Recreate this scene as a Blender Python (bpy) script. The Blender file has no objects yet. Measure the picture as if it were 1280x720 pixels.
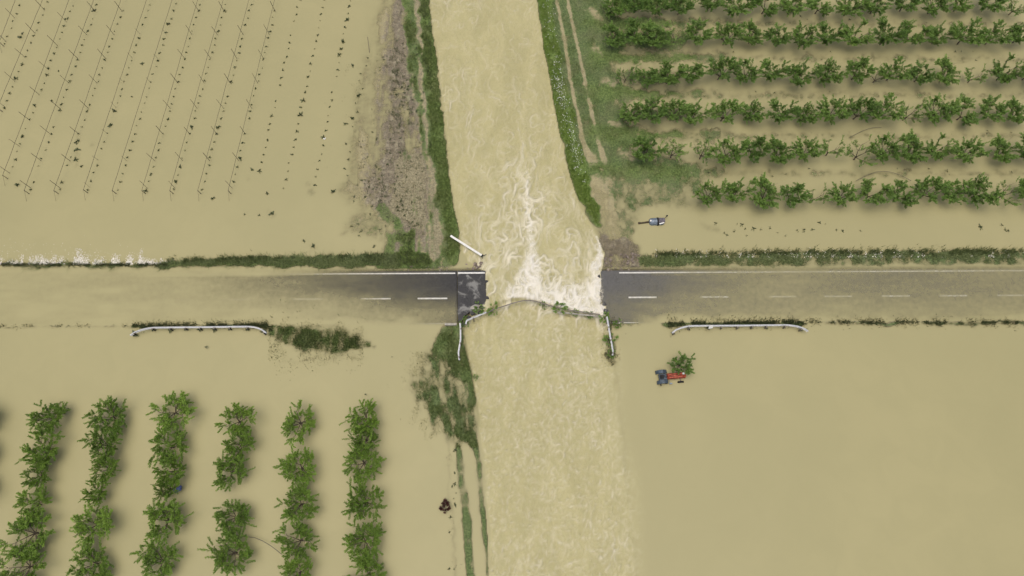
import bpy, bmesh, math, random
import numpy as np
from mathutils import Vector, Matrix
random.seed(11); RNG = np.random.default_rng(7)
S = bpy.context.scene
C = S.collection
# ------------------------------------------------------------------ camera, sky, sun
H = 81.0; PITCH = math.radians(18.0); F = 850.0
cam_d = bpy.data.cameras.new('camera'); cam = bpy.data.objects.new('camera', cam_d); C.objects.link(cam)
cam.location = (0, 0, H); cam.rotation_euler = (PITCH, 0, 0)
cam_d.sensor_width = 36; cam_d.lens = F / 1280 * 36; cam_d.clip_end = 5000; cam_d.clip_start = 0.5
S.camera = cam
W = bpy.data.worlds.new("World"); S.world = W; W.use_nodes = True
wn = W.node_tree.nodes; wl = W.node_tree.links
bg = wn['Background']; sky = wn.new('ShaderNodeTexSky'); sky.sky_type = 'NISHITA'; sky.sun_disc = False
SUN_EL, SUN_AZ = math.radians(86), math.radians(235)
sky.sun_elevation = SUN_EL; sky.sun_rotation = SUN_AZ; sky.dust_density = 6.0; sky.air_density = 1.0; sky.ozone_density = 0.4
wl.new(sky.outputs[0], bg.inputs[0]); bg.inputs[1].default_value = 0.112
sd = bpy.data.lights.new('sun', 'SUN'); sd.energy = 1.32; sd.angle = math.radians(60); sd.color = (1.0, 0.95, 0.86)
sun = bpy.data.objects.new('sun', sd); C.objects.link(sun)
sdir = Vector((math.sin(SUN_AZ) * math.cos(SUN_EL), math.cos(SUN_AZ) * math.cos(SUN_EL), math.sin(SUN_EL)))
sun.rotation_euler = sdir.to_track_quat('Z', 'Y').to_euler()
S.view_settings.view_transform = 'Standard'; S.view_settings.look = 'None'
S.view_settings.exposure = 0.0; S.view_settings.gamma = 1.0

# ------------------------------------------------------------------ surveying helpers (photo survey points -> ground metres)
cP, sP = math.cos(PITCH), math.sin(PITCH)
def at(px, py, z=0.0):
    u = (px - 640) / F; v = (360 - py) / F
    d = (u, v * cP + sP, v * sP - cP); t = (z - H) / d[2]
    return Vector((d[0] * t, d[1] * t, z))
def survey(x, y, z=0.0):
    dz = z - H
    dep = y * sP - dz * cP; up = y * cP + dz * sP
    return 640 + F * x / dep, 360 - F * up / dep
def smooth(a, b, x):
    t = np.clip((x - a) / (b - a), 0, 1); return t * t * (3 - 2 * t)
def vnoise(x, y, scale, seed=0):
    r = np.random.default_rng(seed); T = r.random((256, 256))
    X = x / scale; Y = y / scale; xi = np.floor(X).astype(int); yi = np.floor(Y).astype(int)
    fx = X - xi; fy = Y - yi; fx = fx * fx * (3 - 2 * fx); fy = fy * fy * (3 - 2 * fy)
    g = lambda i, j: T[(xi + i) % 256, (yi + j) % 256]
    return (g(0, 0) * (1 - fx) + g(1, 0) * fx) * (1 - fy) + (g(0, 1) * (1 - fx) + g(1, 1) * fx) * fy
def fbm(x, y, scale, seed=0, oct=4):
    s = 0; a = 1; n = 0
    for k in range(oct):
        s = s + a * vnoise(x, y, scale / 2 ** k, seed + k); n += a; a *= 0.55
    return s / n
def segd(px, py, a, b):
    dx, dy = b[0] - a[0], b[1] - a[1]; L = dx * dx + dy * dy + 1e-9
    t = np.clip(((px - a[0]) * dx + (py - a[1]) * dy) / L, 0, 1)
    return np.hypot(px - a[0] - t * dx, py - a[1] - t * dy), t
def poly(px, py, pts, f):
    d = np.full(px.shape, 1e9); ins = np.zeros(px.shape, bool); n = len(pts)
    for i in range(n):
        a, b = pts[i], pts[(i + 1) % n]
        d = np.minimum(d, segd(px, py, a, b)[0])
        if a[1] != b[1]:
            c = (a[1] > py) != (b[1] > py)
            ins ^= c & (px < (b[0] - a[0]) * (py - a[1]) / (b[1] - a[1]) + a[0])
    sd_ = np.where(ins, d, -d); return smooth(-f, f, sd_)
def stroke(px, py, pts, f):
    m = np.zeros(px.shape)
    for a, b in zip(pts[:-1], pts[1:]):
        d, t = segd(px, py, a, b); w = a[2] + (b[2] - a[2]) * t
        m = np.maximum(m, smooth(f, -f, d - w))
    return m

# ------------------------------------------------------------------ outlines
R_LEFT = [(530, -240), (534, -90), (538, 0), (542, 40), (548, 80), (553, 120), (557, 160), (561, 200), (565, 240), (571, 268), (576, 290), (577, 312), (585, 326), (600, 336), (607, 340), (607, 385)]
R_RIGHT = [(752, 385), (750, 362), (752, 337), (755, 316), (747, 298), (738, 281), (725, 260), (716, 232), (706, 196), (697, 160), (688, 105), (679, 60), (671, 0), (658, -90), (640, -240)]
R_UP = R_LEFT + R_RIGHT
R_DOWN = [(600, 380), (757, 380), (760, 396), (764, 440), (768, 500), (778, 580), (788, 660), (798, 760), (806, 980), (608, 980), (611, 760), (611, 690), (606, 600), (600, 545), (596, 500), (590, 465), (583, 440), (579, 405), (585, 395)]
CREST = [(607, 392), (614, 385), (624, 378), (636, 374), (650, 372.5), (668, 375), (685, 380), (705, 386), (730, 391), (758, 395)]
def crest_y(px): return np.interp(px, [c[0] for c in CREST], [c[1] for c in CREST])

XS, YS = 96.0, (-24.0, 92.0)
gx = np.concatenate([np.arange(-96, -78, .6), np.arange(-78, -15, .34), np.arange(-15, 19.5, .13), np.arange(19.5, 78, .34), np.arange(78, 96.5, .6)])
gy = np.concatenate([np.arange(-24, -9, .5), np.arange(-9, 74, .18), np.arange(74, 92.4, .6)]); XS = -gx[0]
GX, GY = np.meshgrid(gx, gy); NX, NY = len(gx), len(gy)
GX = GX.ravel(); GY = GY.ravel()
PX, PY = survey(GX, GY)
# uneven natural edges: wobble the survey coordinates used for painting
wob = lambda s, a, sc: (fbm(GX, GY, sc, s, 4) - .5) * a
PXw = PX + wob(1, 12, 2.2) + wob(5, 6, .8); PYw = PY + wob(2, 9, 2.2) + wob(6, 5, .8)
N = len(GX)
land = np.zeros(N); grass = np.zeros(N); mud = np.zeros(N); dry = np.zeros(N); bright = np.full(N, .35)
def paint(m, **kw):
    for k, v in kw.items():
        A = globals()[k]; A += (v - A) * m
def PO(pts, f, k=1.0): return k * poly(PXw, PYw, pts, f)
def SK(pts, f, k=1.0): return k * stroke(PXw, PYw, pts, f)

# upper left bank -----------------------------------------------------------
paint(PO([(466, -200), (520, -200), (518, 60), (528, 150), (540, 337), (488, 337), (484, 292), (462, 268), (432, 255), (422, 236), (432, 215), (438, 175), (446, 120), (462, 60), (474, 0)], 16), land=.70, mud=.35)
paint(PO([(484, -200), (508, -200), (515, 60), (524, 150), (540, 250), (544, 337), (492, 337), (486, 290), (468, 262), (455, 240), (468, 190), (474, 120), (484, 60), (492, 0)], 10), land=.77, mud=.85)
paint(SK([(498, 60, 7), (500, 150, 8), (498, 200, 8)], 6, .8), land=.85, mud=1)
paint(PO([(500, 190), (532, 190), (540, 290), (520, 290), (495, 275), (484, 262)], 9, .8), dry=.9, land=.9)
paint(PO([(500, -200), (536, -200), (542, 60), (551, 150), (558, 230), (566, 290), (566, 337), (534, 337), (534, 290), (536, 220), (520, 140), (509, 60), (504, 0)], 6), land=.90, grass=.66, mud=.5, dry=0, bright=.2)
paint(SK([(520, -100, 2.2), (521, 0, 2.2), (528, 90, 2.2), (535, 180, 2.4), (541, 250, 4), (545, 290, 6), (541, 320, 7)], 3, .85), grass=.1, dry=.8)
paint(SK([(531, -100, 6), (532, 0, 6), (539, 70, 7), (546, 150, 8), (552, 200, 9), (560, 250, 9), (567, 290, 7), (566, 325, 8)], 3), land=1.0, grass=1.0, mud=0, dry=0, bright=.5)
paint(SK([(508, 0, 5), (511, 50, 4)], 3), grass=.9, bright=.4)
paint(SK([(510, 110, 3), (512, 200, 4)], 5, .7), grass=.7, bright=.1)
paint(PO([(440, 268), (462, 262), (490, 280), (485, 300), (450, 297), (425, 293)], 9), land=.63, grass=.45, mud=.3, bright=.3)
paint(SK([(478, 262, 7), (492, 275, 7), (500, 288, 5)], 5, .8), grass=.9, land=.85, bright=.3)
paint(PO([(484, 292), (518, 287), (524, 337), (470, 337)], 6), grass=.85, land=.95, bright=.45, dry=0)
paint(SK([(497, 306, 5), (497, 322, 6)], 4, .8), grass=.1, dry=.3, mud=.8)
paint(SK([(528, 300, 6), (528, 330, 6)], 5, .7), grass=.2, dry=.7, mud=.5)
# verge above the road, left
paint(stroke(PXw, PYw, [(200, 331, 4), (260, 329, 5.5), (330, 328, 7), (400, 327, 8), (470, 325, 9), (530, 328, 9)], 3), land=.92, grass=1, mud=0, dry=0, bright=.42)
paint(stroke(PX, PYw, [(-300, 331.5, 1.0), (210, 331.5, 2.4)], 2.5), land=.86, grass=.9, bright=.1)
paint(stroke(PX, PYw, [(-300, 336, 2), (210, 336, 3)], 4, .8) if False else stroke(PX, PYw, [(-300, 336, 2), (210, 336, 3)], 4) * .6, land=.5, mud=.5)
# upper right bank ----------------------------------------------------------
paint(PO([(655, -200), (760, -200), (770, 0), (780, 100), (800, 170), (870, 205), (880, 235), (870, 262), (830, 258), (800, 262), (795, 300), (800, 337), (745, 337), (747, 298), (725, 260), (700, 165), (680, 60), (668, 0)], 12), land=.66, grass=.65, mud=.4, bright=.1)
paint(PO([(655, -200), (745, -200), (756, 0), (764, 80), (782, 170), (792, 205), (768, 218), (742, 228), (725, 250), (700, 165), (680, 60), (668, 0)], 6), land=.83, grass=.8, mud=.2, bright=.15)
for t_ in ([(685, -120, 1.6), (695, 0, 1.7), (706, 50, 1.9), (713, 100, 2.0), (722, 145, 2.2), (730, 180, 3.2), (742, 215, 5), (750, 260, 6)],
           [(700, -120, 1.6), (709, 0, 1.7), (720, 50, 1.9), (731, 100, 2.1), (741, 150, 2.3), (749, 180, 3), (760, 220, 4), (770, 260, 6)]):
    paint(stroke(PX + wob(11, 3, 1.0), PY, t_, 2.2) * .9, grass=.1, dry=.35, mud=.1, land=.74)
paint(SK([(669, -150, 9), (681, 0, 9), (689, 60, 9), (698, 110, 10), (709, 160, 11), (719, 200, 12), (729, 235, 12), (739, 262, 8), (748, 282, 3)], 3.5), land=1.05, grass=1, mud=0, dry=0, bright=.85)
paint(SK([(676, -150, 1), (690, 60, 2), (704, 120, 4), (717, 170, 4), (727, 215, 4)], 5, .55), bright=.35)
# soaked scrubland between track and field
paint(PO([(745, 232), (800, 222), (880, 238), (880, 262), (830, 256), (800, 266), (790, 300), (760, 302), (748, 270)], 12), land=.63, grass=.62, mud=.4, dry=0, bright=.08)
paint(PO([(746, 290), (795, 300), (803, 337), (748, 337)], 6), land=.84, mud=.95, grass=.05, dry=.1)
paint(SK([(775, 318, 6), (782, 332, 9)], 6, .7), dry=.8, land=.86)
paint(SK([(738, 190, 4), (747, 225, 8), (756, 262, 9), (766, 290, 9)], 8, .9), land=.66, grass=.10, mud=.15, dry=.1)
# orchard ground, upper right: grass between rows fading out to the right
for (y0, x1, k) in ((27, 860, .8), (70, 885, .95), (116, 870, .95), (167, 880, .8), (214, 880, .9)):
    paint(SK([(742, y0, 9), (800, y0 + 1, 9), (x1 + 15, y0 + 2, 6)], 10, 1), land=.89, grass=.8, mud=.2, bright=.45)
    paint(SK([(x1 - 10, y0 + 3, 6), (1300, y0 + 4, 5)], 9, .95), land=.65, grass=.65, mud=.3, bright=.1)
    paint(SK([(880, y0 - 12, 3), (1300, y0 - 12, 3)], 5, .6), land=.40, grass=0)
for (x, y, w) in ((757, 102, 7), (765, 152, 6), (742, 60, 5), (738, 15, 7), (779, 190, 6)):
    paint(SK([(x, y, w * .6), (x + 10, y + 6, w * .4)], 8, .8), land=.72, grass=.1, mud=.35, dry=.6)
paint(SK([(780, 5, 10), (860, 5, 10)], 8), land=.78, grass=.85, bright=.45)
paint(SK([(780, 50, 12), (850, 50, 12)], 8), land=0.84, grass=.75, bright=.35)
paint(SK([(790, 95, 10), (845, 97, 10)], 8), land=0.8, grass=.7, bright=.3)
paint(SK([(800, 143, 9), (850, 143, 9)], 8), land=0.78, grass=.7, bright=.3)
# verge above the road, right
paint(stroke(PX, PYw, [(806, 328, 8), (850, 326, 9), (950, 325, 9), (1050, 324.5, 9), (1300, 323, 9), (1500, 323, 9)], 3), land=.655, grass=.9, mud=.2, dry=0, bright=.12)
paint(stroke(PX, PYw, [(800, 326, 6), (850, 323, 6), (950, 321, 5), (1050, 320, 5), (1300, 319, 5), (1500, 319, 5)], 5), land=.80, bright=.12)
paint(SK([(876, 281, 4), (897, 287, 5)], 5, .8), land=.60, grass=.7, bright=.15)
# below the road ------------------------------------------------------------
paint(PO([(325, 406), (345, 403), (400, 407), (440, 412), (462, 428), (452, 436), (425, 443), (380, 439), (350, 430), (335, 418)], 7), land=.76, grass=.95, bright=.32)
paint(SK([(350, 452, 2), (400, 448, 3), (450, 444, 2)], 5, .7), land=.58, grass=.7, bright=.1)
paint(SK([(425, 412, 3), (455, 416, 3)], 4, .8), land=.6, grass=.7)
paint(SK([(445, 428, 3), (468, 434, 2.5)], 4, .9), land=.66, grass=.8)
paint(SK([(-200, 407, 1.0), (90, 407, 1.4), (160, 406, 1.6)], 3.5, 1), land=.72, grass=.6, bright=.05)
paint(SK([(165, 406, 3), (220, 405, 3), (330, 405, 3)], 3.5), land=.8, grass=.9, bright=.15)
paint(SK([(835, 405, 6), (860, 402, 4), (1005, 402, 4)], 4.5), land=.76, grass=.85, bright=.2)
paint(SK([(1015, 401, 2), (1100, 404, 3), (1150, 402, 2), (1220, 404, 3), (1300, 403, 3), (1500, 403, 3)], 4.5), land=.72, grass=.75, bright=.02)
# submerged bank, lower left of the channel
paint(PO([(552, 412), (577, 402), (584, 442), (592, 470), (598, 500), (600, 545), (586, 560), (560, 556), (530, 520), (510, 480), (520, 455), (538, 428)], 10), land=.67, grass=.75, mud=.4, bright=.12)
paint(PO([(556, 405), (579, 402), (585, 440), (592, 470), (594, 505), (582, 480), (566, 462), (550, 450), (540, 436), (545, 420)], 8), land=.84, grass=1, mud=.2, bright=.28)
paint(SK([(573, 400, 3), (576, 440, 4)], 3, .8), grass=.5, mud=.9)
for st in () if True else ([(535, 440, 4), (522, 465, 6), (518, 488, 4), (528, 512, 3), (532, 535, 1)], [(556, 455, 3), (566, 490, 4), (566, 520, 3), (570, 545, 3)], [(575, 465, 5), (585, 500, 6), (592, 535, 5), (594, 548, 3)], [(545, 470, 1.5), (552, 500, 2), (556, 530, 2)]):
    paint(SK(st, 3.5, 1), land=.78, grass=.9, bright=.18)
RP = PX + wob(31, 5, 1.2)
paint(stroke(RP, PY, [(572, 540, 4), (577, 600, 6), (583, 650, 6.5), (589, 730, 6.5), (592, 900, 6)], 3), land=.80, grass=1, mud=0, bright=.2)
paint(stroke(RP, PY, [(588, 545, 6), (597, 570, 4.5), (600, 610, 4), (605, 650, 4.5), (608, 690, 3), (609, 730, 1)], 3), land=.78, grass=1, mud=0, bright=.2)
paint(SK([(559, 545, 1), (562, 620, 1.5), (567, 680, 3), (569, 760, 2)], 5, .9), land=.62, mud=.9, grass=.1)
# right of the channel below the road
paint(SK([(762, 402, 4), (764, 425, 5), (766, 445, 3)], 4), land=.78, grass=.9, bright=.12)
paint(SK([(772, 403, 5), (800, 405, 3)], 6, .9), land=.68, grass=.8, bright=.05)
paint(SK([(770, 450, 3), (775, 520, 3), (784, 600, 3), (796, 720, 3), (815, 900, 3)], 9, .8), land=.56, grass=.6)
# thin weeds in the upper left field
for (x, y, w) in ((26, 46, 4), (97, 192, 4), (96, 204, 3), (22, 230, 3), (98, 170, 3), (390, 240, 5), (383, 230, 4), (340, 267, 5), (392, 308, 5), (310, 222, 2), (115, 180, 3), (150, 100, 2)):
    paint(SK([(x, y, w), (x + 1, y + 2, w)], 3, .8), land=.56, grass=.8, bright=.05)

ca, sa = math.cos(math.radians(12)), math.sin(math.radians(12)); UA, UB = GX * ca + GY * sa, -GX * sa + GY * ca
slope_m = poly(PX, PY, [(545, 430), (585, 430), (600, 540), (608, 640), (612, 760), (570, 760), (562, 600), (508, 520), (505, 470)], 12)
comb = (fbm(UA * 1.0, UB * .22, .8, 121, 4) - .5)
bankL = poly(PX, PY, [(425, 230), (440, 150), (465, -100), (532, -100), (548, 150), (556, 337), (490, 337), (460, 270)], 14)
combL = (fbm((GX + .06 * GY) * 1.0, GY * .12, .9, 131, 4) - .5)
vb = (smooth(314, 318, PY) * smooth(338, 334, PY) + smooth(394, 398, PY) * smooth(462, 450, PY)) * (land > .3)
land += vb * (fbm(GX * 1.3, GY * .5, .8, 141, 3) - .5) * .55
wash = poly(PX, PY, [(735, 190), (800, 200), (900, 235), (890, 262), (800, 268), (795, 315), (748, 300)], 12)
land += wash * (fbm(GX, GY * .6, 1.0, 151, 4) - .5) * .5
und = poly(PX, PY, [(735, -100), (870, -100), (900, 200), (800, 220), (770, 180)], 14)
land += und * (fbm(GX, GY, .9, 161, 4) - .5) * .5
rowz = poly(PX, PY, [(850, -100), (1400, -100), (1400, 222), (860, 222)], 14) * (land > .3)
land += rowz * (fbm(GX * 1.4, GY * .6, .9, 171, 4) - .5) * .7
land += slope_m * comb * (.85 - .4 * smooth(545, 575, PY)) + bankL * combL * .85
grass = np.clip(grass + bankL * np.where(PX > 498, 1, .3) * np.clip(combL, 0, 1) * 1.6, 0, 1.1)
nz = fbm(GX, GY, 1.3, 21, 4) - .5; nz2 = vnoise(GX, GY, .45, 77) - .5
river = np.maximum(poly(PX + wob(41, 4, 1.4), PY, R_UP, 1.6), poly(PX, PY, R_DOWN, 1.2))
zt = -0.62 + 0.84 * land + (nz * .34 + nz2 * .12) * smooth(.2, .6, land)
zt = np.where(land < .2, np.minimum(zt, -.45), zt)
PYr = PY + .0052 * (PX - 440)
roadband = smooth(335, 338, PYr) * smooth(405.5, 403, PYr)
wz = -0.25 * smooth(345, 406, PY)
below = smooth(-1.5, 2.5, PY - crest_y(PX))
rs_ = poly(PX, PY, R_DOWN, 14) * smooth(395, 430, PY) * smooth(700, 740, PX); rz_ = river * (1 - smooth(395, 430, PY) * smooth(700, 740, PX)) + rs_
wz = wz * (1 - rz_) + rz_ * (-0.12 - 0.55 * below * smooth(560, 420, PY) - .13 * smooth(420, 560, PY) * below)
south = smooth(400, 412, PY)
zt = zt - .25 * south
zt = zt * (1 - river) + river * (-2.2)
zt = zt * (1 - roadband) + roadband * (-1.0)
depth = wz - zt
alpha = 1 - np.exp(-np.clip(depth, 0, 5) * 8.0)
# water over the carriageway: silt load read from the photograph's colours
op = np.interp(PX, [-300, 0, 150, 250, 330, 420, 500, 560, 572, 607, 640, 752, 800, 860, 940, 1000, 1040, 1090, 1280, 1600], [.98, .95, .90, .78, .54, .34, .12, .02, .0, .0, .0, .02, .07, .33, .57, .63, .50, .48, .55, .75])
op2 = np.interp(PX, [-300, 200, 300, 450, 560, 640, 770, 850, 1000, 1280, 1600], [1, .98, .95, .85, .50, .2, .26, .60, .74, .76, .85])
lat = smooth(356, 398, PY + wob(51, 16, 5.0) + wob(53, 7, 1.6))
rop = op + (op2 - op) * lat
rop = np.maximum(rop, smooth(380, 402, PYr + wob(54, 14, 2.5)) * (smooth(580, 500, PX) + smooth(765, 830, PX)) * .96)
rop = np.maximum(rop, (smooth(352, 343, PY + .02 * (PX - 300)) * smooth(520, 330, PX)) * .93)
rop = np.clip(rop + (fbm(GX * .35, GY * 1.6, 1.6, 61, 3) - .5) * .22 * smooth(.02, .25, rop), 0, 1)
near_gap = smooth(568, 574, PX) * smooth(612, 606, PX)
rop = rop * (1 - near_gap)
rb = smooth(334, 340, PYr) * smooth(407, 403.5, PYr)
alpha = alpha * (1 - rb) + rop * rb
alpha = np.where(river > .5, 1, alpha)
rdown = poly(PX + wob(43, 14, 3.0), PY, [(x if x < 700 else x + 4, y) for x, y in R_DOWN], 2.0) * smooth(700, 680, PX) + poly(PX + wob(43, 22, 4.0), PY, R_DOWN, 24) * smooth(680, 700, PX)
mixd = smooth(400, 440, PY)
turb = river * (1 - mixd) + rdown * mixd
calm = 1 - turb
# foam -------------------------------------------------------------
foam = np.zeros(N)
def addfoam(m, v):
    global foam
    foam = np.maximum(foam, m * v)
cy = crest_y(PX)
addfoam(smooth(322, 366, PY) * smooth(2, -3, PY - cy) * smooth(612, 640, PX) * smooth(760, 750, PX), .70)
addfoam(smooth(cy - 16, cy - 3, PY) * smooth(1.5, -2, PY - cy) * smooth(628, 645, PX) * smooth(762, 752, PX), 1.0)
addfoam(stroke(PXw, PYw, [(650, 120, 3), (654, 180, 4), (660, 250, 6), (664, 300, 9), (662, 350, 20)], 12), .74)
addfoam(stroke(PXw, PYw, [(690, 225, 2), (680, 250, 4), (668, 290, 6)], 9), .5)
addfoam(stroke(PXw, PYw, [(742, 295, 2), (750, 310, 4), (745, 335, 8), (748, 360, 8), (750, 385, 8)], 7), .95)
addfoam(river * smooth(430, 240, PY) * smooth(2, -6, PY - cy), .36)
addfoam(river * smooth(2, -6, PY - cy), .36)
addfoam(river * below * smooth(640, 800, PX + .35 * (PY - 400)) * smooth(900, 420, PY), .34)
addfoam(river * below, .20)
addfoam(stroke(PXw, PYw, [(715, 450, 8), (735, 500, 9), (760, 560, 7), (775, 640, 6)], 16), .36)
addfoam(smooth(300, 318, PYw) * smooth(322, 318, PYw) * smooth(1000, 1080, PX) * .8, .34)
cyq = crest_y
def threads():
    h = .09; x0, x1, y0, y1 = -16., 20., -24., 92.
    nx, ny = int((x1 - x0) / h), int((y1 - y0) / h); X, Y = np.meshgrid(x0 + (np.arange(nx) + .5) * h, y0 + (np.arange(ny) + .5) * h)
    psi = fbm(X * 1.15, Y * .8, 3.0, 301, 2) * 3.4 + fbm(X * 1.1, Y, 1.0, 305, 2) * .95
    vy = np.gradient(psi, h, axis=1); vx = -np.gradient(psi, h, axis=0)
    acc = np.zeros((ny, nx)); r = np.random.default_rng(17)
    ppx, ppy = survey(X, Y)
    cyy = crest_y(ppx); up = smooth(2, -3, ppy - cyy)
    dens = (.12 + .22 * smooth(420, 120, ppy) * 0 + .55 * stroke(ppx, ppy, [(648, 100, 2), (652, 180, 5), (660, 260, 8), (664, 320, 18)], 22) + .45 * smooth(150, 330, ppy)) * up
    dens += up * (.9 * smooth(cyy - 42, cyy - 8, ppy) * smooth(612, 640, ppx) + .7 * stroke(ppx, ppy, [(744, 290, 4), (750, 340, 10), (752, 390, 12)], 10))
    patch = smooth(.42, .62, fbm(X, Y * .7, 5, 311, 3)); dens *= (.35 + .9 * patch)
    dn = (1 - up) * (.42 + .9 * smooth(.45, .65, fbm(X, Y, 4, 313, 3)) * smooth(640, 790, ppx + .2 * (ppy - 400)) + .25 * patch)
    dens = dens + dn
    n = 60000; sx = r.uniform(x0 + 1, x1 - 1, n); sy = r.uniform(y0 + 1, y1 - 1, n)
    ii = ((sx - x0) / h).astype(int); jj = ((sy - y0) / h).astype(int)
    keep = r.random(n) < dens[jj, ii]; sx, sy = sx[keep], sy[keep]; amp = r.uniform(.3, 1, len(sx)) ** 1.5
    base = np.where(up[jj, ii][keep] > .5, .5, .05); life = np.where(up[jj, ii][keep] > .5, r.integers(8, 46, len(sx)), r.integers(3, 11, len(sx))); amp = amp * np.where(up[jj, ii][keep] > .5, .46, .40)
    for k in range(60):
        ii = np.clip(((sx - x0) / h).astype(int), 0, nx - 1); jj = np.clip(((sy - y0) / h).astype(int), 0, ny - 1)
        al = (k < life) * amp * np.sin(np.pi * np.clip((k + 1) / (life + 1), 0, 1))
        np.add.at(acc, (jj, ii), al)
        u = vx[jj, ii]; v = vy[jj, ii] - base; m = np.hypot(u, v) + 1e-6
        sx = sx + u / m * .085; sy = sy + v / m * .085
    acc = np.clip(acc, 0, 2.2)
    b_ = (acc + .55 * (np.roll(acc, 1, 0) + np.roll(acc, -1, 0) + np.roll(acc, 1, 1) + np.roll(acc, -1, 1))) / 2.6
    fi = np.clip((GX - x0) / h - .5, 0, nx - 2); fj = np.clip((GY - y0) / h - .5, 0, ny - 2); i = fi.astype(int); j = fj.astype(int); fi = fi - i; fj = fj - j
    o = (b_[j, i] * (1 - fi) + b_[j, i + 1] * fi) * (1 - fj) + (b_[j + 1, i] * (1 - fi) + b_[j + 1, i + 1] * fi) * fj
    near = smooth(cyq(PX) - 60, cyq(PX) - 10, PY) * smooth(3, -2, PY - cyq(PX)); return np.clip(o * (.74 + .5 * near + .25 * below + .35 * stroke(PX, PY, [(655, 180, 3), (662, 260, 8), (664, 340, 18)], 14)), 0, 1) * turb * (GX > x0) * (GX < x1)
thread = threads()
silt = np.zeros(N)
for st in ([(165, 342, 1), (220, 345, 1), (300, 349, .6), (350, 350, .4)], [(190, 339, .8), (260, 341, 1), (360, 342, .5)], [(815, 342, .5), (900, 344, .6), (960, 341, 1), (1035, 338, 1)], [(980, 345, 1), (1020, 344, 1), (1042, 340, .7)]):
    silt = np.maximum(silt, stroke(PX, PY + wob(81, 3, 1.5), st, 1.6))
alpha = np.maximum(alpha, silt * .8)
wave = (fbm(GX, GY, 2.2, 91, 4) - .5)
wz = wz + turb * (wave * .16 + (fbm(GX * 1.2, GY, .7, 95, 3) - .5) * .14 + np.clip(foam - .5, 0, 1) * .25)
wz = wz + smooth(.4, 1, foam) * calm * .05 + thread * turb * .07

# ------------------------------------------------------------------ materials
def nodes(name):
    m = bpy.data.materials.new(name); m.use_nodes = True; nt = m.node_tree
    return m, nt, nt.nodes['Principled BSDF']
class NB:
    def __init__(s, nt): s.nt = nt
    def n(s, t, **kw):
        q = s.nt.nodes.new('ShaderNode' + t)
        for k, v in kw.items(): setattr(q, k, v)
        return q
    def lk(s, a, b): s.nt.links.new(a, b)
    def val(s, inp, v):
        if hasattr(v, 'is_output') or isinstance(v, bpy.types.NodeSocket): s.lk(v, inp)
        else: inp.default_value = v
    def noise(s, vec, scale, detail=4, dist=0, rough=.55, out='Fac'):
        q = s.n('TexNoise'); s.val(q.inputs['Vector'], vec); q.inputs['Scale'].default_value = scale; q.inputs['Detail'].default_value = detail
        q.inputs['Distortion'].default_value = dist; q.inputs['Roughness'].default_value = rough; return q.outputs[out]
    def math(s, op, a, b=0.0, c=0.0, clamp=False):
        q = s.n('Math', operation=op, use_clamp=clamp)
        for i, v in enumerate((a, b, c)): s.val(q.inputs[i], v)
        return q.outputs[0]
    def sm(s, v, a, b):
        q = s.n('MapRange', interpolation_type='SMOOTHSTEP'); s.val(q.inputs[0], v); s.val(q.inputs[1], a); s.val(q.inputs[2], b)
        return q.outputs[0]
    def mix(s, f, a, b):
        q = s.n('Mix', data_type='RGBA'); s.val(q.inputs['Factor'], f)
        for i, v in ((6, a), (7, b)):
            s.val(q.inputs[i], (*v, 1) if isinstance(v, tuple) and len(v) == 3 else v)
        return q.outputs[2]
    def pos(s, sc=(1, 1, 1), rot=(0, 0, 0)):
        g = s.n('NewGeometry'); m = s.n('Mapping'); s.lk(g.outputs['Position'], m.inputs[0]); m.inputs['Scale'].default_value = sc; m.inputs['Rotation'].default_value = rot
        return m.outputs[0]
    def attr(s, name):
        q = s.n('Attribute'); q.attribute_name = name; return q
    def bump(s, h, st, dist, bsdf):
        q = s.n('Bump'); s.val(q.inputs['Height'], h); s.val(q.inputs['Strength'], st); q.inputs['Distance'].default_value = dist
        s.lk(q.outputs[0], bsdf.inputs['Normal'])
def plain(name, col, rough=.6, metal=0, var=.25, scale=6, bump=0.0, spec=.4):
    m, nt, b = nodes(name); B = NB(nt)
    v = B.noise(B.pos(), scale, 5)
    c = B.mix(B.sm(v, .3, .7), tuple(x * (1 - var) for x in col), tuple(min(1, x * (1 + var)) for x in col))
    B.lk(c, b.inputs['Base Color']); b.inputs['Roughness'].default_value = rough; b.inputs['Metallic'].default_value = metal
    b.inputs['Specular IOR Level'].default_value = spec
    if bump: B.bump(B.noise(B.pos(), scale * 3, 4), bump, .05, b)
    return m
SILT = (.42, .345, .185)
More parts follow.
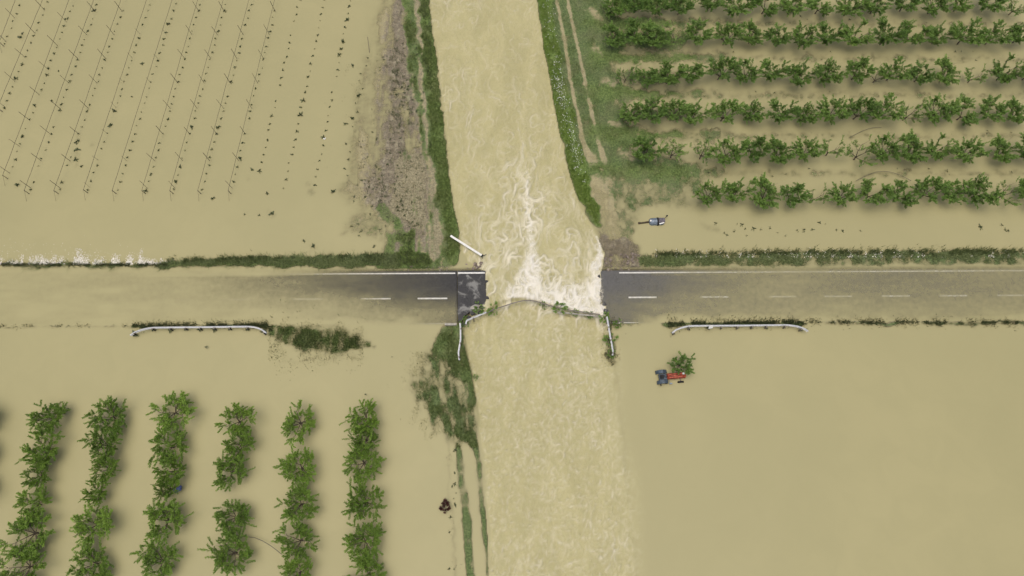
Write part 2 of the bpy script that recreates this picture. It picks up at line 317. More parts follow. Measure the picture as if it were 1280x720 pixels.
def water_material():
    m, nt, b = nodes('muddy_water'); B = NB(nt); P = B.pos()
    a1 = B.attr('wat'); sep = B.n('SeparateColor'); B.lk(a1.outputs['Color'], sep.inputs[0])
    A, Fm, Rv = sep.outputs[0], sep.outputs[1], sep.outputs[2]; Th = a1.outputs['Alpha']
    big = B.noise(P, .035, 3, .6); med = B.noise(P, .25, 4, 1.0)
    calmc = B.mix(B.sm(big, .35, .65), (.362, .334, .172), (.388, .355, .183))
    calmc = B.mix(B.math('MULTIPLY', B.sm(med, .35, .7), .35), calmc, (.35, .325, .166))
    rivc = B.mix(B.sm(B.noise(B.pos((1, .35, 1)), .28, 5, 1.6), .36, .64), (.430, .396, .202), (.485, .446, .232))
    flow = B.pos((1.0, .62, 1))
    w1 = B.noise(flow, .30, 3, 2.2, .55); w2 = B.noise(flow, .85, 3, 2.0, .55)
    def contour(w, k, wd):
        t = B.math('FRACT', B.math('MULTIPLY', w, k)); return B.sm(B.math('ABSOLUTE', B.math('SUBTRACT', t, .5)), wd, 0.0)
    l1 = contour(w1, 5, .10); l2 = contour(w2, 4, .10)
    # foam: threshold falls as the foam attribute rises
    fine = B.noise(B.pos((1.6, 1, 1)), 3.2, 8, 1.2, .7)
    lines = B.math('MAXIMUM', B.math('MULTIPLY', l1, 1.0), B.math('MULTIPLY', l2, .7))
    f_lines = B.math('MULTIPLY', lines, B.sm(Fm, .1, .75))
    f_lines = B.math('MULTIPLY', f_lines, B.sm(B.noise(P, .8, 4, .8), .42, .62))
    thr = B.math('SUBTRACT', .86, B.math('MULTIPLY', Fm, .42))
    f_solid = B.sm(B.math('ADD', fine, B.math('MULTIPLY', w2, .25)), thr, B.math('ADD', thr, .16))
    f_solid = B.math('MULTIPLY', f_solid, B.sm(Fm, .25, .75))
    f_solid = B.math('MULTIPLY', f_solid, B.math('ADD', .35, B.math('MULTIPLY', B.sm(B.noise(B.pos((1.2, .7, 1)), .9, 6, 2.2, .65), .36, .6), .65)))
    ff = B.math('MAXIMUM', B.math('MULTIPLY', f_lines, .30), f_solid, clamp=True)
    darkl = B.math('MULTIPLY', B.sm(B.math('ABSOLUTE', B.math('SUBTRACT', B.noise(flow, 1.1, 4, 2.4, .55), .5)), .06, 0.0), B.math('MULTIPLY', Rv, .16))
    col = B.mix(Rv, calmc, rivc)
    col = B.mix(darkl, col, (.30, .24, .12))
    col = B.mix(B.math('MULTIPLY', B.sm(Fm, .4, 1.0), B.math('ADD', .25, B.math('MULTIPLY', B.sm(med, .35, .6), .35))), col, (.74, .70, .57)); col = B.mix(Th, col, (.74, .69, .51)); col = B.mix(B.math('MULTIPLY', Th, B.sm(Fm, .45, .8)), col, (.84, .81, .70)); col = B.mix(ff, col, (.84, .80, .69))
    B.lk(col, b.inputs['Base Color'])
    b.inputs['Roughness'].default_value = .38; b.inputs['IOR'].default_value = 1.33; b.inputs['Specular IOR Level'].default_value = .36
    edge = B.noise(B.pos(), 1.6, 6, .3)
    al = B.math('ADD', A, B.math('MULTIPLY', B.math('SUBTRACT', edge, .5), B.math('MULTIPLY', B.math('MULTIPLY', A, B.math('SUBTRACT', 1.0, A)), 1.9)), clamp=True)
    al = B.math('MAXIMUM', al, B.math('MULTIPLY', ff, .9), clamp=True)
    B.lk(al, b.inputs['Alpha'])
    h = B.math('ADD', B.math('MULTIPLY', w2, .6), B.math('MULTIPLY', B.noise(B.pos((1, .8, 1)), 3.0, 7, 1.5, .62), .55))
    h = B.math('ADD', h, B.math('MULTIPLY', Th, 1.2))
    amp = B.math('ADD', B.math('MULTIPLY', Rv, .5), .012)
    B.bump(h, amp, .55, b)
    return m
def ground_material():
    m, nt, b = nodes('soaked_ground'); B = NB(nt); P = B.pos()
    g = B.attr('gnd'); sep = B.n('SeparateColor'); B.lk(g.outputs['Color'], sep.inputs[0]); br = g.outputs['Alpha']
    G, M, D = sep.outputs[0], sep.outputs[1], sep.outputs[2]; ns = B.noise(B.pos((2.2, .35, 1), (0, 0, math.radians(8))), 1.1, 6, .5, .65)
    n1 = B.noise(P, 1.5, 8, .4, .65); n2 = B.noise(P, 5.5, 6, .3, .7); n3 = B.noise(P, .35, 4)
    def th(a, n, k=.55):
        t = B.math('ADD', a, B.math('MULTIPLY', B.math('SUBTRACT', n, .5), k * 2)); return B.sm(t, .35, .65)
    silt = B.mix(B.sm(n2, .35, .65), (.31, .275, .155), (.42, .375, .21))
    mudc = B.mix(B.sm(n2, .35, .65), (.14, .122, .088), (.28, .24, .17))
    mudc = B.mix(B.sm(n1, .48, .66), mudc, (.35, .315, .22))
    dryc = B.mix(B.sm(n2, .4, .6), (.20, .18, .105), (.38, .345, .22))
    gd = B.mix(B.sm(n2, .35, .65), (.055, .085, .035), (.16, .21, .085))
    gb = B.mix(B.sm(n2, .35, .65), (.09, .15, .025), (.20, .29, .06))
    gc = B.mix(br, gd, gb)
    c = B.mix(th(M, n1, .8), silt, mudc); c = B.mix(th(D, B.math('MULTIPLY', B.math('ADD', n1, ns), .5), 1.0), c, dryc); c = B.mix(B.math('MULTIPLY', B.sm(ns, .52, .66), .6), c, (.33, .298, .185)); c = B.mix(th(G, B.math('MULTIPLY', B.math('ADD', n1, n2), .5), .9), c, gc)
    c = B.mix(B.math('MULTIPLY', B.sm(n3, .4, .7), .25), c, (.22, .19, .12))
    B.lk(c, b.inputs['Base Color']); b.inputs['Roughness'].default_value = .85; b.inputs['Specular IOR Level'].default_value = .25
    B.bump(B.math('ADD', n2, n1), .8, .12, b)
    return m
def leaf_material(name, dark, light, sat=1):
    m, nt, b = nodes(name); B = NB(nt)
    a = B.attr('tint'); oi = B.n('ObjectInfo')
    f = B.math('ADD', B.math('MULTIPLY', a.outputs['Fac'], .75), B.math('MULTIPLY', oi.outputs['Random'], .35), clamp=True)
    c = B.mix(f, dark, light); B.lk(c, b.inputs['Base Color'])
    b.inputs['Roughness'].default_value = .5; b.inputs['Specular IOR Level'].default_value = .35
    tr = B.n('BsdfTranslucent'); B.lk(B.mix(.5, c, (light[0] * 1.3, light[1] * 1.2, light[2] * .6)), tr.inputs[0])
    mx = B.n('MixShader'); mx.inputs[0].default_value = .22
    out = nt.nodes['Material Output']; B.lk(b.outputs[0], mx.inputs[1]); B.lk(tr.outputs[0], mx.inputs[2]); B.lk(mx.outputs[0], out.inputs[0])
    return m
def asphalt_material(name='wet_asphalt', base=.042, scum=.0):
    m, nt, b = nodes(name); B = NB(nt); P = B.pos()
    n = B.noise(P, 9, 6, 0, .7); big = B.noise(B.pos((.3, 1.2, 1)), .5, 5, .6)
    c = B.mix(B.sm(n, .3, .7), (base * .8, base * .8, base * .82), (base * 1.25, base * 1.25, base * 1.25))
    c = B.mix(B.math('MULTIPLY', B.sm(big, .45, .75), .3), c, (.11, .11, .09))
    cr = B.math('ABSOLUTE', B.math('SUBTRACT', B.noise(P, .7, 5, 1.2), .5))
    c = B.mix(B.math('MULTIPLY', B.sm(cr, .012, .0), .45), c, (.02, .02, .02))
    if scum:
        s = B.noise(P, .75, 8, .5, .62); c = B.mix(B.math('MULTIPLY', B.sm(s, .50, .64), scum), c, (.27, .27, .25))
    B.lk(c, b.inputs['Base Color']); b.inputs['Roughness'].default_value = .8; b.inputs['Specular IOR Level'].default_value = .2
    B.bump(n, .3, .02, b); return m
M_WATER = water_material(); M_GROUND = ground_material()
M_LEAF = leaf_material('fruit_tree_leaves', (.055, .120, .016), (.24, .38, .055))
M_LEAF2 = leaf_material('orchard_leaves', (.060, .130, .026), (.24, .38, .080))
M_RED = leaf_material('reddish_leaves', (.035, .012, .010), (.10, .035, .03))
M_GRASS = leaf_material('grass_blades', (.075, .115, .035), (.24, .31, .10))
M_VERGE = leaf_material('verge_grass_blades', (.075, .105, .045), (.24, .29, .12))
M_GRASSB = leaf_material('bright_grass_blades', (.09, .16, .025), (.27, .38, .08))
M_WEED = leaf_material('wet_weeds', (.045, .06, .03), (.15, .18, .085))
M_STRAW = leaf_material('straw_and_roots', (.09, .08, .055), (.34, .30, .20))
M_BARK = plain('bark', (.12, .095, .07), .85, 0, .35, 9, .5)
M_ASPH = asphalt_material(base=.05); M_ASPHR = asphalt_material('grey_asphalt', .11); M_ASPHB = asphalt_material('broken_asphalt', .055, .8)
M_FOAM = plain('foam', (.80, .77, .68), .7, 0, .06, 4)
M_PAINT = plain('road_paint', (.66, .66, .62), .6, 0, .18, 3)
M_GALV = plain('galvanised_steel', (.62, .63, .63), .42, .35, .12, 5, 0, .5)
M_RUSTY = plain('weathered_steel', (.22, .20, .17), .6, .3, .3, 6)
M_WOOD = plain('grey_post_wood', (.11, .09, .07), .8, 0, .3, 8)
M_WIRE = plain('wire', (.07, .06, .045), .6, .3, .1, 3)
M_CONC = plain('concrete', (.36, .34, .29), .85, 0, .25, 4, .4)
M_ROCK = plain('rubble_stone', (.24, .20, .16), .85, 0, .4, 5, .5)
M_WHITE = plain('white_paint', (.78, .78, .74), .45, 0, .06, 4)
M_REDP = plain('faded_red_paint', (.42, .085, .04), .45, .1, .25, 7)
M_BLUE = plain('faded_blue_paint', (.06, .085, .11), .5, .1, .35, 6)
M_GREYB = plain('blue_grey_sheet_metal', (.17, .21, .25), .5, .2, .4, 5)
M_PURP = plain('purple_grey_metal', (.17, .155, .18), .45, .2, .3, 8)
M_BLACK = plain('black_rubber', (.018, .018, .018), .8, 0, .3, 8, .3)
M_GLASS = plain('headlamp_glass', (.75, .75, .72), .15, 0, .05, 3)
M_HOSE = plain('grey_hose', (.13, .12, .09), .7, 0, .15, 3)
M_BPLAST = plain('blue_plastic', (.04, .07, .20), .4, 0, .2, 4)

# ------------------------------------------------------------------ object helpers
def link(o, parent=None, label=None, cat=None, group=None, kind=None):
    C.objects.link(o)
    if parent: o.parent = parent
    if label: o['label'] = label
    if cat: o['category'] = cat
    if group: o['group'] = group
    if kind: o['kind'] = kind
    return o
def mesh_np(name, V, Fq, mat, smooth_=False):
    me = bpy.data.meshes.new(name); V = np.asarray(V, np.float32); Fq = np.asarray(Fq, np.int32); k = Fq.shape[1]
    me.vertices.add(len(V)); me.vertices.foreach_set('co', V.ravel())
    me.loops.add(Fq.size); me.loops.foreach_set('vertex_index', Fq.ravel())
    me.polygons.add(len(Fq)); me.polygons.foreach_set('loop_start', np.arange(0, Fq.size, k, dtype=np.int32))
    me.update(calc_edges=True); me.materials.append(mat)
    if smooth_: me.polygons.foreach_set('use_smooth', np.ones(len(Fq), bool))
    return me
def empty(name, loc, rz=0, **kw):
    o = bpy.data.objects.new(name, None); o.location = loc; o.rotation_euler = (0, 0, rz); o.empty_display_size = .3
    return link(o, **kw)
class MB:
    def __init__(s): s.v = []; s.f = []
    def add(s, vs, fs):
        k = len(s.v); s.v += [tuple(v) for v in vs]; s.f += [tuple(i + k for i in f) for f in fs]
    def box(s, c, d, M=None, bev=0):
        bm = bmesh.new(); bmesh.ops.create_cube(bm, size=1)
        for v in bm.verts: v.co = Vector((v.co.x * d[0], v.co.y * d[1], v.co.z * d[2]))
        if bev: bmesh.ops.bevel(bm, geom=bm.edges[:], offset=bev, segments=2, affect='EDGES')
        vs = [(M @ v.co if M else v.co) + Vector(c) for v in bm.verts]
        s.add(vs, [[v.index for v in f.verts] for f in bm.faces]); bm.free()
    def tube(s, pts, rad, n=6, cap=True):
        pts = [Vector(p) for p in pts]; rings = []
        rad = rad if isinstance(rad, (list, tuple)) else [rad] * len(pts)
        for i, p in enumerate(pts):
            d = (pts[min(i + 1, len(pts) - 1)] - pts[max(i - 1, 0)]).normalized()
            a = d.orthogonal().normalized() if i == 0 else (a - d * a.dot(d)).normalized()
            b = d.cross(a)
            rings.append([p + (a * math.cos(2 * math.pi * k / n) + b * math.sin(2 * math.pi * k / n)) * rad[i] for k in range(n)])
        vs = [v for r in rings for v in r]; fs = []
        for i in range(len(pts) - 1):
            for k in range(n): fs.append((i * n + k, i * n + (k + 1) % n, (i + 1) * n + (k + 1) % n, (i + 1) * n + k))
        if cap: fs.append(tuple(range(n - 1, -1, -1))); fs.append(tuple((len(pts) - 1) * n + k for k in range(n)))
        s.add(vs, fs)
    def mesh(s, name, mat, sm=False):
        me = bpy.data.meshes.new(name); me.from_pydata(s.v, [], s.f); me.materials.append(mat); me.update()
        if sm: me.polygons.foreach_set('use_smooth', [True] * len(me.polygons))
        return me
    def obj(s, name, mat, sm=False, **kw):
        return link(bpy.data.objects.new(name, s.mesh(name, mat, sm)), **kw)

# ------------------------------------------------------------------ ground and water sheets
idx = np.arange(NX * NY).reshape(NY, NX)
quads = np.stack([idx[:-1, :-1], idx[:-1, 1:], idx[1:, 1:], idx[1:, :-1]], -1).reshape(-1, 4)
def cattr(me, name, cols):
    a = me.color_attributes.new(name, 'FLOAT_COLOR', 'POINT'); a.data.foreach_set('color', np.stack(cols, 1).astype(np.float32).ravel())
def sheet(name, z, sel, mat, aname, cols, kind='structure'):
    q = quads[sel]; used = np.unique(q); rm = np.zeros(NX * NY, np.int32); rm[used] = np.arange(len(used))
    me = mesh_np(name, np.stack([GX[used], GY[used], z[used]], 1), rm[q], mat, True)
    cattr(me, aname, [c[used] for c in cols])
    return link(bpy.data.objects.new(name, me), kind=kind)
one = np.ones(N)
allq = np.ones(len(quads), bool)
ground = sheet('ground', zt, allq, M_GROUND, 'gnd', (grass, mud, dry, bright))
rq = river[quads].mean(1) > .5
sheet('river', wz, rq, M_WATER, 'wat', (alpha, foam, turb, thread))
sheet('flood_water', wz, ~rq, M_WATER, 'wat', (alpha, foam, turb, thread))
def ring(name, z, mat, aname, col):
    B0, B1 = 2500, None
    xs = [-B0, gx[0], gx[-1], B0]; ys = [-B0, gy[0], gy[-1], B0]; V = []; Fs = []
    for j in range(4):
        for i in range(4): V.append((xs[i], ys[j], z))
    for j in range(3):
        for i in range(3):
            if (i, j) != (1, 1): Fs.append((j * 4 + i, j * 4 + i + 1, (j + 1) * 4 + i + 1, (j + 1) * 4 + i))
    me = mesh_np(name, V, Fs, mat); cattr(me, aname, [np.full(16, c) for c in col]); return link(bpy.data.objects.new(name, me), kind='structure')
ring('outer_ground', -.62, M_GROUND, 'gnd', (0, 0, 0, .3)); ring('outer_flood_water', -.02, M_WATER, 'wat', (1, 0, 0, 0))

# ------------------------------------------------------------------ road
def road_y(px, off): return 374.0 + off - .0052 * (px - 277)       # centre line of the carriageway in the survey
def road_z(py): return -.045 - .25 * float(smooth(345, 406, np.array(float(py))))
def prism(name, pts, thick, mat, zf, **kw):
    b = MB(); n = len(pts); top = [at(p[0], p[1], 0) for p in pts]
    top = [Vector((t.x, t.y, zf(p[0], p[1]))) for t, p in zip(top, pts)]; bot = [Vector((t.x, t.y, t.z - thick)) for t in top]
    fs = [tuple(range(n)), tuple(range(2 * n - 1, n - 1, -1))]
    for i in range(n): fs.append((i, n + i, n + (i + 1) % n, (i + 1) % n))
    b.add(top + bot, fs); me = b.mesh(name, mat)
    bm = bmesh.new(); bm.from_mesh(me); bmesh.ops.recalc_face_normals(bm, faces=bm.faces); bm.to_mesh(me); bm.free()
    return link(bpy.data.objects.new(name, me), **kw)
def strip(name, xs, offs, mat, parent, dz=.0, jag=None):
    b = MB(); V = []
    for x in xs:
        for o in offs:
            py = road_y(x, o); p = at(x, py, 0); V.append((p.x, p.y, road_z(py) + dz))
    k = len(offs); Fs = [(i * k + j + 1, i * k + j, (i + 1) * k + j, (i + 1) * k + j + 1) for i in range(len(xs) - 1) for j in range(k - 1)]
    b.add(V, Fs); o = b.obj(name, mat, parent=parent)
    if not parent: o['kind'] = 'structure'
    return o
offs = [-34.5, -30, -20, -10, 0, 10, 20, 29, 32.4]
road = strip('road', list(range(-320, 561, 20)) + [571], offs, M_ASPH, None)
# thickness at the break
b = MB(); vs = []
for o in offs:
    p = at(571, road_y(571, o)); vs.append((p.x, p.y, road_z(road_y(571, o)))); vs.append((p.x, p.y, road_z(road_y(571, o)) - .5))
b.add(vs, [(2 * i, 2 * i + 1, 2 * i + 3, 2 * i + 2) for i in range(len(offs) - 1)]); b.obj('road_edge', M_ASPHB, parent=road)
def RY(x, o): return (x, road_y(x, o))
slab = prism('broken_road_slab', [RY(572, -34), RY(590, -34.3), RY(607, -34), (606.4, 352), (607.6, 366), (606.8, 379), (603, 381), (596, 380.5), (589, 383), (586, 390), (581, 394), (577, 401), (573, 402.5), (571.8, 390)], .45, M_ASPHB,
             lambda x, y: road_z(y) + .05 + .0018 * (607 - x), kind='structure')
def jag_right():
    pts = [(752, road_y(752, -33.5)), (751, 344), (749.2, 352), (748.8, 360), (750.5, 366), (752, 372), (755, 378), (757, 386), (758.5, 394), (759, 404)]
    far = []
    xs = list(range(780, 1620, 30))
    b = MB(); V = []; offs_ = [-33.5, -20, -8, 4, 16, 28, 32.4]
    edge_x = lambda py: float(np.interp(py, [p[1] for p in pts], [p[0] for p in pts]))
    cols = []
    for o in offs_:
        py = road_y(752, o); row = [edge_x(py), 766] + xs
        cols.append(row)
    nx = len(cols[0])
    for i in range(nx):
        for j, o in enumerate(offs_):
            x = cols[j][i]; py = road_y(x, o); p = at(x, py); V.append((p.x, p.y, road_z(py)))
    k = len(offs_)
    Fs = [(i * k + j + 1, i * k + j, (i + 1) * k + j, (i + 1) * k + j + 1) for i in range(nx - 1) for j in range(k - 1)]
    b.add(V, Fs)
    base = len(b.v); b.add([(V[j][0], V[j][1], V[j][2] - .5) for j in range(k)], [])
    b.f += [(j, j + 1, base + j + 1, base + j) for j in range(k - 1)]
    o = b.obj('road', M_ASPHR); o['kind'] = 'structure'; return o
road2 = jag_right()
def marking(x0, x1, o0, o1, parent, n=6, dz=.006, name='lane_marking'):
    xs = list(np.linspace(x0, x1, n)); return strip(name, xs, [o0, o1], M_PAINT, parent, dz)
for x in (-167, -93, -20, 55, 129, 203, 277, 366, 451, 522): marking(x, x + 37, -.9, .9, road)
for x in (786, 876, 961, 1031, 1103, 1175, 1247, 1320, 1392): marking(x, x + 35, -.9, .9, road2)
marking(-320, 569, -31.9, -30.3, road, 30, name='edge_line'); marking(-320, 571, 30.6, 32, road, 30, name='edge_line')
marking(774, 1560, -31.4, -29.8, road2, 30, name='edge_line'); marking(765, 777, 30.8, 32.6, road2, 3, name='edge_line'); marking(780, 1560, 30.8, 31.6, road2, 20, name='edge_line')
# edge line carried on the broken slab
o = strip('edge_line', [572.5, 590, 606], [-31.9, -30], M_PAINT, None, .125); o['kind'] = 'structure'; o.parent = slab

# ------------------------------------------------------------------ grass, tufts: blades as stuff
def interp_grid(A, x, y):
    i = np.clip(np.searchsorted(gx, x) - 1, 0, NX - 2); j = np.clip(np.searchsorted(gy, y) - 1, 0, NY - 2)
    fx = (x - gx[i]) / (gx[i + 1] - gx[i]); fy = (y - gy[j]) / (gy[j + 1] - gy[j]); A = A.reshape(NY, NX)
    return (A[j, i] * (1 - fx) + A[j, i + 1] * fx) * (1 - fy) + (A[j + 1, i] * (1 - fx) + A[j + 1, i + 1] * fx) * fy
def blades(name, px0, py0, px1, py1, n, mat, label, cat, hmin, hmax, width, field, lo, hi, clump=1.4, lean=.5, seed=0, need=None, zmin=-.25, parentless=True, single=True):
    r = np.random.default_rng(seed)
    px = r.uniform(px0, px1, n); py = r.uniform(py0, py1, n)
    u = (px - 640) / F; v = (360 - py) / F; dz = v * sP - cP; t = -H / dz; x = u * t; y = (v * cP + sP) * t
    f = interp_grid(field, x, y); c = fbm(x, y, clump, seed + 3, 3)
    keep = r.random(n) < smooth(lo, hi, f + (c - .5) * .9)
    z = interp_grid(zt, x, y); zw = interp_grid(wz, x, y)
    keep &= (z - zw > zmin) & (interp_grid(river, x, y) < .35)
    x, y, z = x[keep], y[keep], z[keep]; k = len(x)
    h = r.uniform(hmin, hmax, k) * (.6 + .8 * c[keep]); a = r.uniform(0, 2 * np.pi, k); w = width * r.uniform(.6, 1.4, k)
    b_ = r.uniform(0, 2 * np.pi, k); l = h * lean * r.uniform(.2, 1.6, k)
    V = np.zeros((k, 3, 3)); V[:, 0] = np.stack([x - w * np.cos(a), y - w * np.sin(a), z - .03], 1); V[:, 1] = np.stack([x + w * np.cos(a), y + w * np.sin(a), z - .03], 1)
    V[:, 2] = np.stack([x + l * np.cos(b_), y + l * np.sin(b_), z + h], 1)
    me = mesh_np(name, V.reshape(-1, 3), np.arange(3 * k).reshape(-1, 3), mat)
    at_ = me.attributes.new('tint', 'FLOAT', 'POINT'); at_.data.foreach_set('value', np.repeat(np.clip(r.random(k) * .7 + (c[keep] - .5) * 1.2 + .15, 0, 1), 3).astype(np.float32))
    return link(bpy.data.objects.new(name, me), label=label, cat=cat, kind='stuff')
gdark = grass * (1 - smooth(.45, .8, bright))
blades('bank_grass', 495, -10, 590, 342, 90000, M_GRASS, 'green grass on the left river bank above the road', 'grass', .12, .38, .035, grass, .6, 1.05, seed=1)
blades('bank_grass', 655, -10, 780, 300, 90000, M_GRASSB, 'bright green grass strip along the right river bank', 'grass', .12, .40, .035, grass * smooth(.4, .8, bright), .35, .9, seed=2)
blades('track_grass', 690, -10, 890, 265, 80000, M_GRASS, 'dull trampled grass beside the two wheel ruts of the dirt track', 'grass', .08, .26, .03, gdark, .5, 1.1, seed=3)
blades('verge_grass', -20, 318, 498, 340, 24000, M_VERGE, 'grass verge between left flooded field and road', 'grass', .15, .5, .04, grass, .4, .9, seed=4, lean=1.3)
blades('verge_grass', 795, 308, 1300, 336, 36000, M_VERGE, 'long grass verge between right orchard and road', 'grass', .12, .36, .04, grass, .6, 1.1, seed=5, lean=1.2)
blades('grass_patch', 320, 396, 480, 462, 30000, M_GRASS, 'drowned grass patch at the right end of the left guardrail', 'grass', .12, .42, .035, grass, .45, 1.0, seed=6)
blades('slope_grass', 500, 400, 612, 560, 50000, M_GRASS, 'dark grass on washed slope below the broken left road end', 'grass', .1, .34, .035, grass, .45, 1.1, seed=7)
blades('roadside_weeds', -20, 398, 340, 414, 16000, M_WEED, 'thin dark weeds in water along left guardrail', 'weeds', .15, .5, .04, grass, .3, .9, .7, seed=8, zmin=-.35)
blades('roadside_weeds', 815, 392, 1300, 414, 36000, M_WEED, 'dark weeds in water along the right guardrail and beyond', 'weeds', .12, .45, .04, grass, .35, 1.0, .7, seed=9, zmin=-.35)
blades('orchard_grass', 735, -10, 1300, 225, 90000, M_WEED, 'short half drowned grass between the upper right orchard rows', 'grass', .06, .2, .03, grass, .65, 1.25, seed=10, zmin=-.2)
blades('straw_litter', 425, -10, 560, 340, 60000, M_STRAW, 'straw and root litter on muddy left bank', 'plant litter', .03, .12, .03, np.maximum(mud, dry), .5, 1.2, .8, 2.5, seed=11, zmin=-.06)
blades('bank_weeds', 425, -10, 540, 340, 60000, M_WEED, 'scattered dark weeds on the muddy left bank', 'weeds', .08, .25, .045, np.maximum(mud, grass), .85, 1.25, .55, 1.2, seed=12, zmin=-.15)
blades('straw_litter', 742, 285, 812, 338, 12000, M_STRAW, 'pale straw and debris beside the broken right road end', 'plant litter', .03, .15, .03, np.maximum(mud, dry), .5, 1.1, .8, 2.5, seed=13, zmin=-.1)

def flowers():
    r = np.random.default_rng(5); n = 700; t = r.random(n)
    cx = np.interp(t, [0, .35, .6, 1], [684, 694, 703, 729]) + r.normal(0, 4.5, n); cy_ = t * 235 - 5
    keep = r.random(n) < np.interp(t, [0, .3, .45, .8, 1], [.3, .15, .9, .8, .3]); V = []; Fs = []
    for x, y in zip(cx[keep], cy_[keep]):
        p = at(x, y); z = float(interp_grid(zt, np.array([p.x]), np.array([p.y]))[0]) + r.uniform(.25, .45); s = r.uniform(.02, .055); k = len(V)
        V += [(p.x - s, p.y, z), (p.x, p.y - s, z), (p.x + s, p.y, z), (p.x, p.y + s, z + .02)]; Fs.append((k, k + 1, k + 2, k + 3))
    me = mesh_np('flowers', V, Fs, M_WHITE); link(bpy.data.objects.new('flowers', me), label='small white flower heads in the bright right bank grass', cat='flowers', kind='stuff')
flowers()

def reeds(name, runs, n, mat, label, hmin, hmax, width, dens=1.2, seed=0, lean=.45):
    r = np.random.default_rng(seed); X, Y = [], []
    tot = sum(math.dist(a[:2], b_[:2]) for a, b_ in runs)
    for a, b_ in runs:
        k = int(n * math.dist(a[:2], b_[:2]) / tot); t = r.random(k); w = a[2] + (b_[2] - a[2]) * t
        dx, dy = b_[0] - a[0], b_[1] - a[1]; L = math.hypot(dx, dy); o_ = r.normal(0, 1, k) * w * np.where(r.random(k) < .3, 1.8, 1)
        X.append(a[0] + dx * t - dy / L * o_); Y.append(a[1] + dy * t + dx / L * o_)
    px = np.concatenate(X); py = np.concatenate(Y); u = (px - 640) / F; v = (360 - py) / F; t = -H / (v * sP - cP); x = u * t; y = (v * cP + sP) * t
    c = fbm(x, y * .5, .9, seed + 9, 3); keep = r.random(len(x)) < smooth(.5 - .12 * dens, .62 - .12 * dens, c); x, y = x[keep], y[keep]; k = len(x)
    z = interp_grid(np.maximum(zt, wz - .1), x, y); h = r.uniform(hmin, hmax, k); a = r.uniform(0, 2 * np.pi, k); w = width * r.uniform(.6, 1.4, k); b2 = r.uniform(0, 2 * np.pi, k); l = h * lean * r.uniform(.2, 1.5, k)
    V = np.zeros((k, 3, 3)); V[:, 0] = np.stack([x - w * np.cos(a), y - w * np.sin(a), z - .05], 1); V[:, 1] = np.stack([x + w * np.cos(a), y + w * np.sin(a), z - .05], 1); V[:, 2] = np.stack([x + l * np.cos(b2), y + l * np.sin(b2), z + h], 1)
    me = mesh_np(name, V.reshape(-1, 3), np.arange(3 * k).reshape(-1, 3), mat); at_ = me.attributes.new('tint', 'FLOAT', 'POINT'); at_.data.foreach_set('value', np.repeat(r.random(k) * .9, 3).astype(np.float32))
    return link(bpy.data.objects.new(name, me), label=label, cat='weeds', kind='stuff')
reeds('weeds', [((-30, 407, .9), (160, 406, 1.1))], 900, M_WEED, 'thin dotted line of weeds in the water left of the left guardrail', .15, .4, .05, -.1, 51)
reeds('weeds', [((165, 406, 1.6), (335, 405, 1.8))], 3200, M_WEED, 'dark weeds standing just behind the left guardrail', .2, .6, .045, 1.6, 52)
reeds('weeds', [((836, 404, 3.5), (860, 402, 3)), ((860, 402.5, 2), (1010, 402, 2.2))], 3600, M_WEED, 'dark weeds standing just behind the right guardrail', .2, .55, .045, 1.6, 53)
reeds('weeds', [((1012, 401, 2), (1300, 403, 2.3))], 4200, M_WEED, 'patchy dark weeds in the water right of the right guardrail', .15, .5, .045, .2, 54)
reeds('weeds', [((815, 318, 1.6), (960, 315.5, 1.8)), ((960, 315.5, 1.8), (1300, 314.5, 1.8))], 5200, M_VERGE, 'ragged tall grass along the water edge of the right verge', .35, .9, .05, .9, 55, .3)
reeds('weeds', [((210, 326, 1.6), (330, 323, 2)), ((330, 323, 2), (480, 320, 2))], 2400, M_VERGE, 'ragged tall grass along the water edge of the left verge', .3, .8, .05, .8, 56, .3)
reeds('weeds', [((-30, 331, .9), (210, 331, 1.1))], 3800, M_WEED, 'dark soaked grass under the foam at the left field edge', .15, .45, .05, 1.4, 57)
reeds('weeds', [((335, 425, 12), (455, 428, 9))], 5200, M_VERGE, 'blades of drowned grass right of the left guardrail', .15, .5, .045, .9, 58)
reeds('weeds', [((360, 450, 2.5), (450, 446, 2.5))], 700, M_WEED, 'sparse weed scraps below the drowned grass patch', .1, .3, .05, .2, 59)
reeds('weeds', [((530, 440, 6), (520, 500, 8)), ((520, 500, 8), (545, 545, 8)), ((560, 450, 9), (585, 540, 9))], 6000, M_VERGE, 'combed dark weeds on washed slope left of the river', .12, .4, .045, .6, 60)
reeds('weeds', [((758, 398, 1.5), (766, 448, 4)), ((764, 403, 3), (785, 406, 2.5)), ((757, 440, 2), (768, 455, 3))], 2600, M_WEED, 'dark drowned weeds around bent rail at the right road end', .15, .5, .045, 1.0, 64)
reeds('weeds', [((445, 80, 9), (455, 240, 12)), ((455, 240, 12), (465, 290, 9))], 2600, M_WEED, 'dotted weeds at the wet left edge of the muddy bank', .1, .3, .05, -.2, 61)
reeds('weeds', [((561, 545, 2), (564, 640, 2.5)), ((564, 640, 3), (569, 730, 3.5))], 700, M_WEED, 'brown weed scraps left of the drowned grass ribbons', .1, .3, .05, .1, 62)
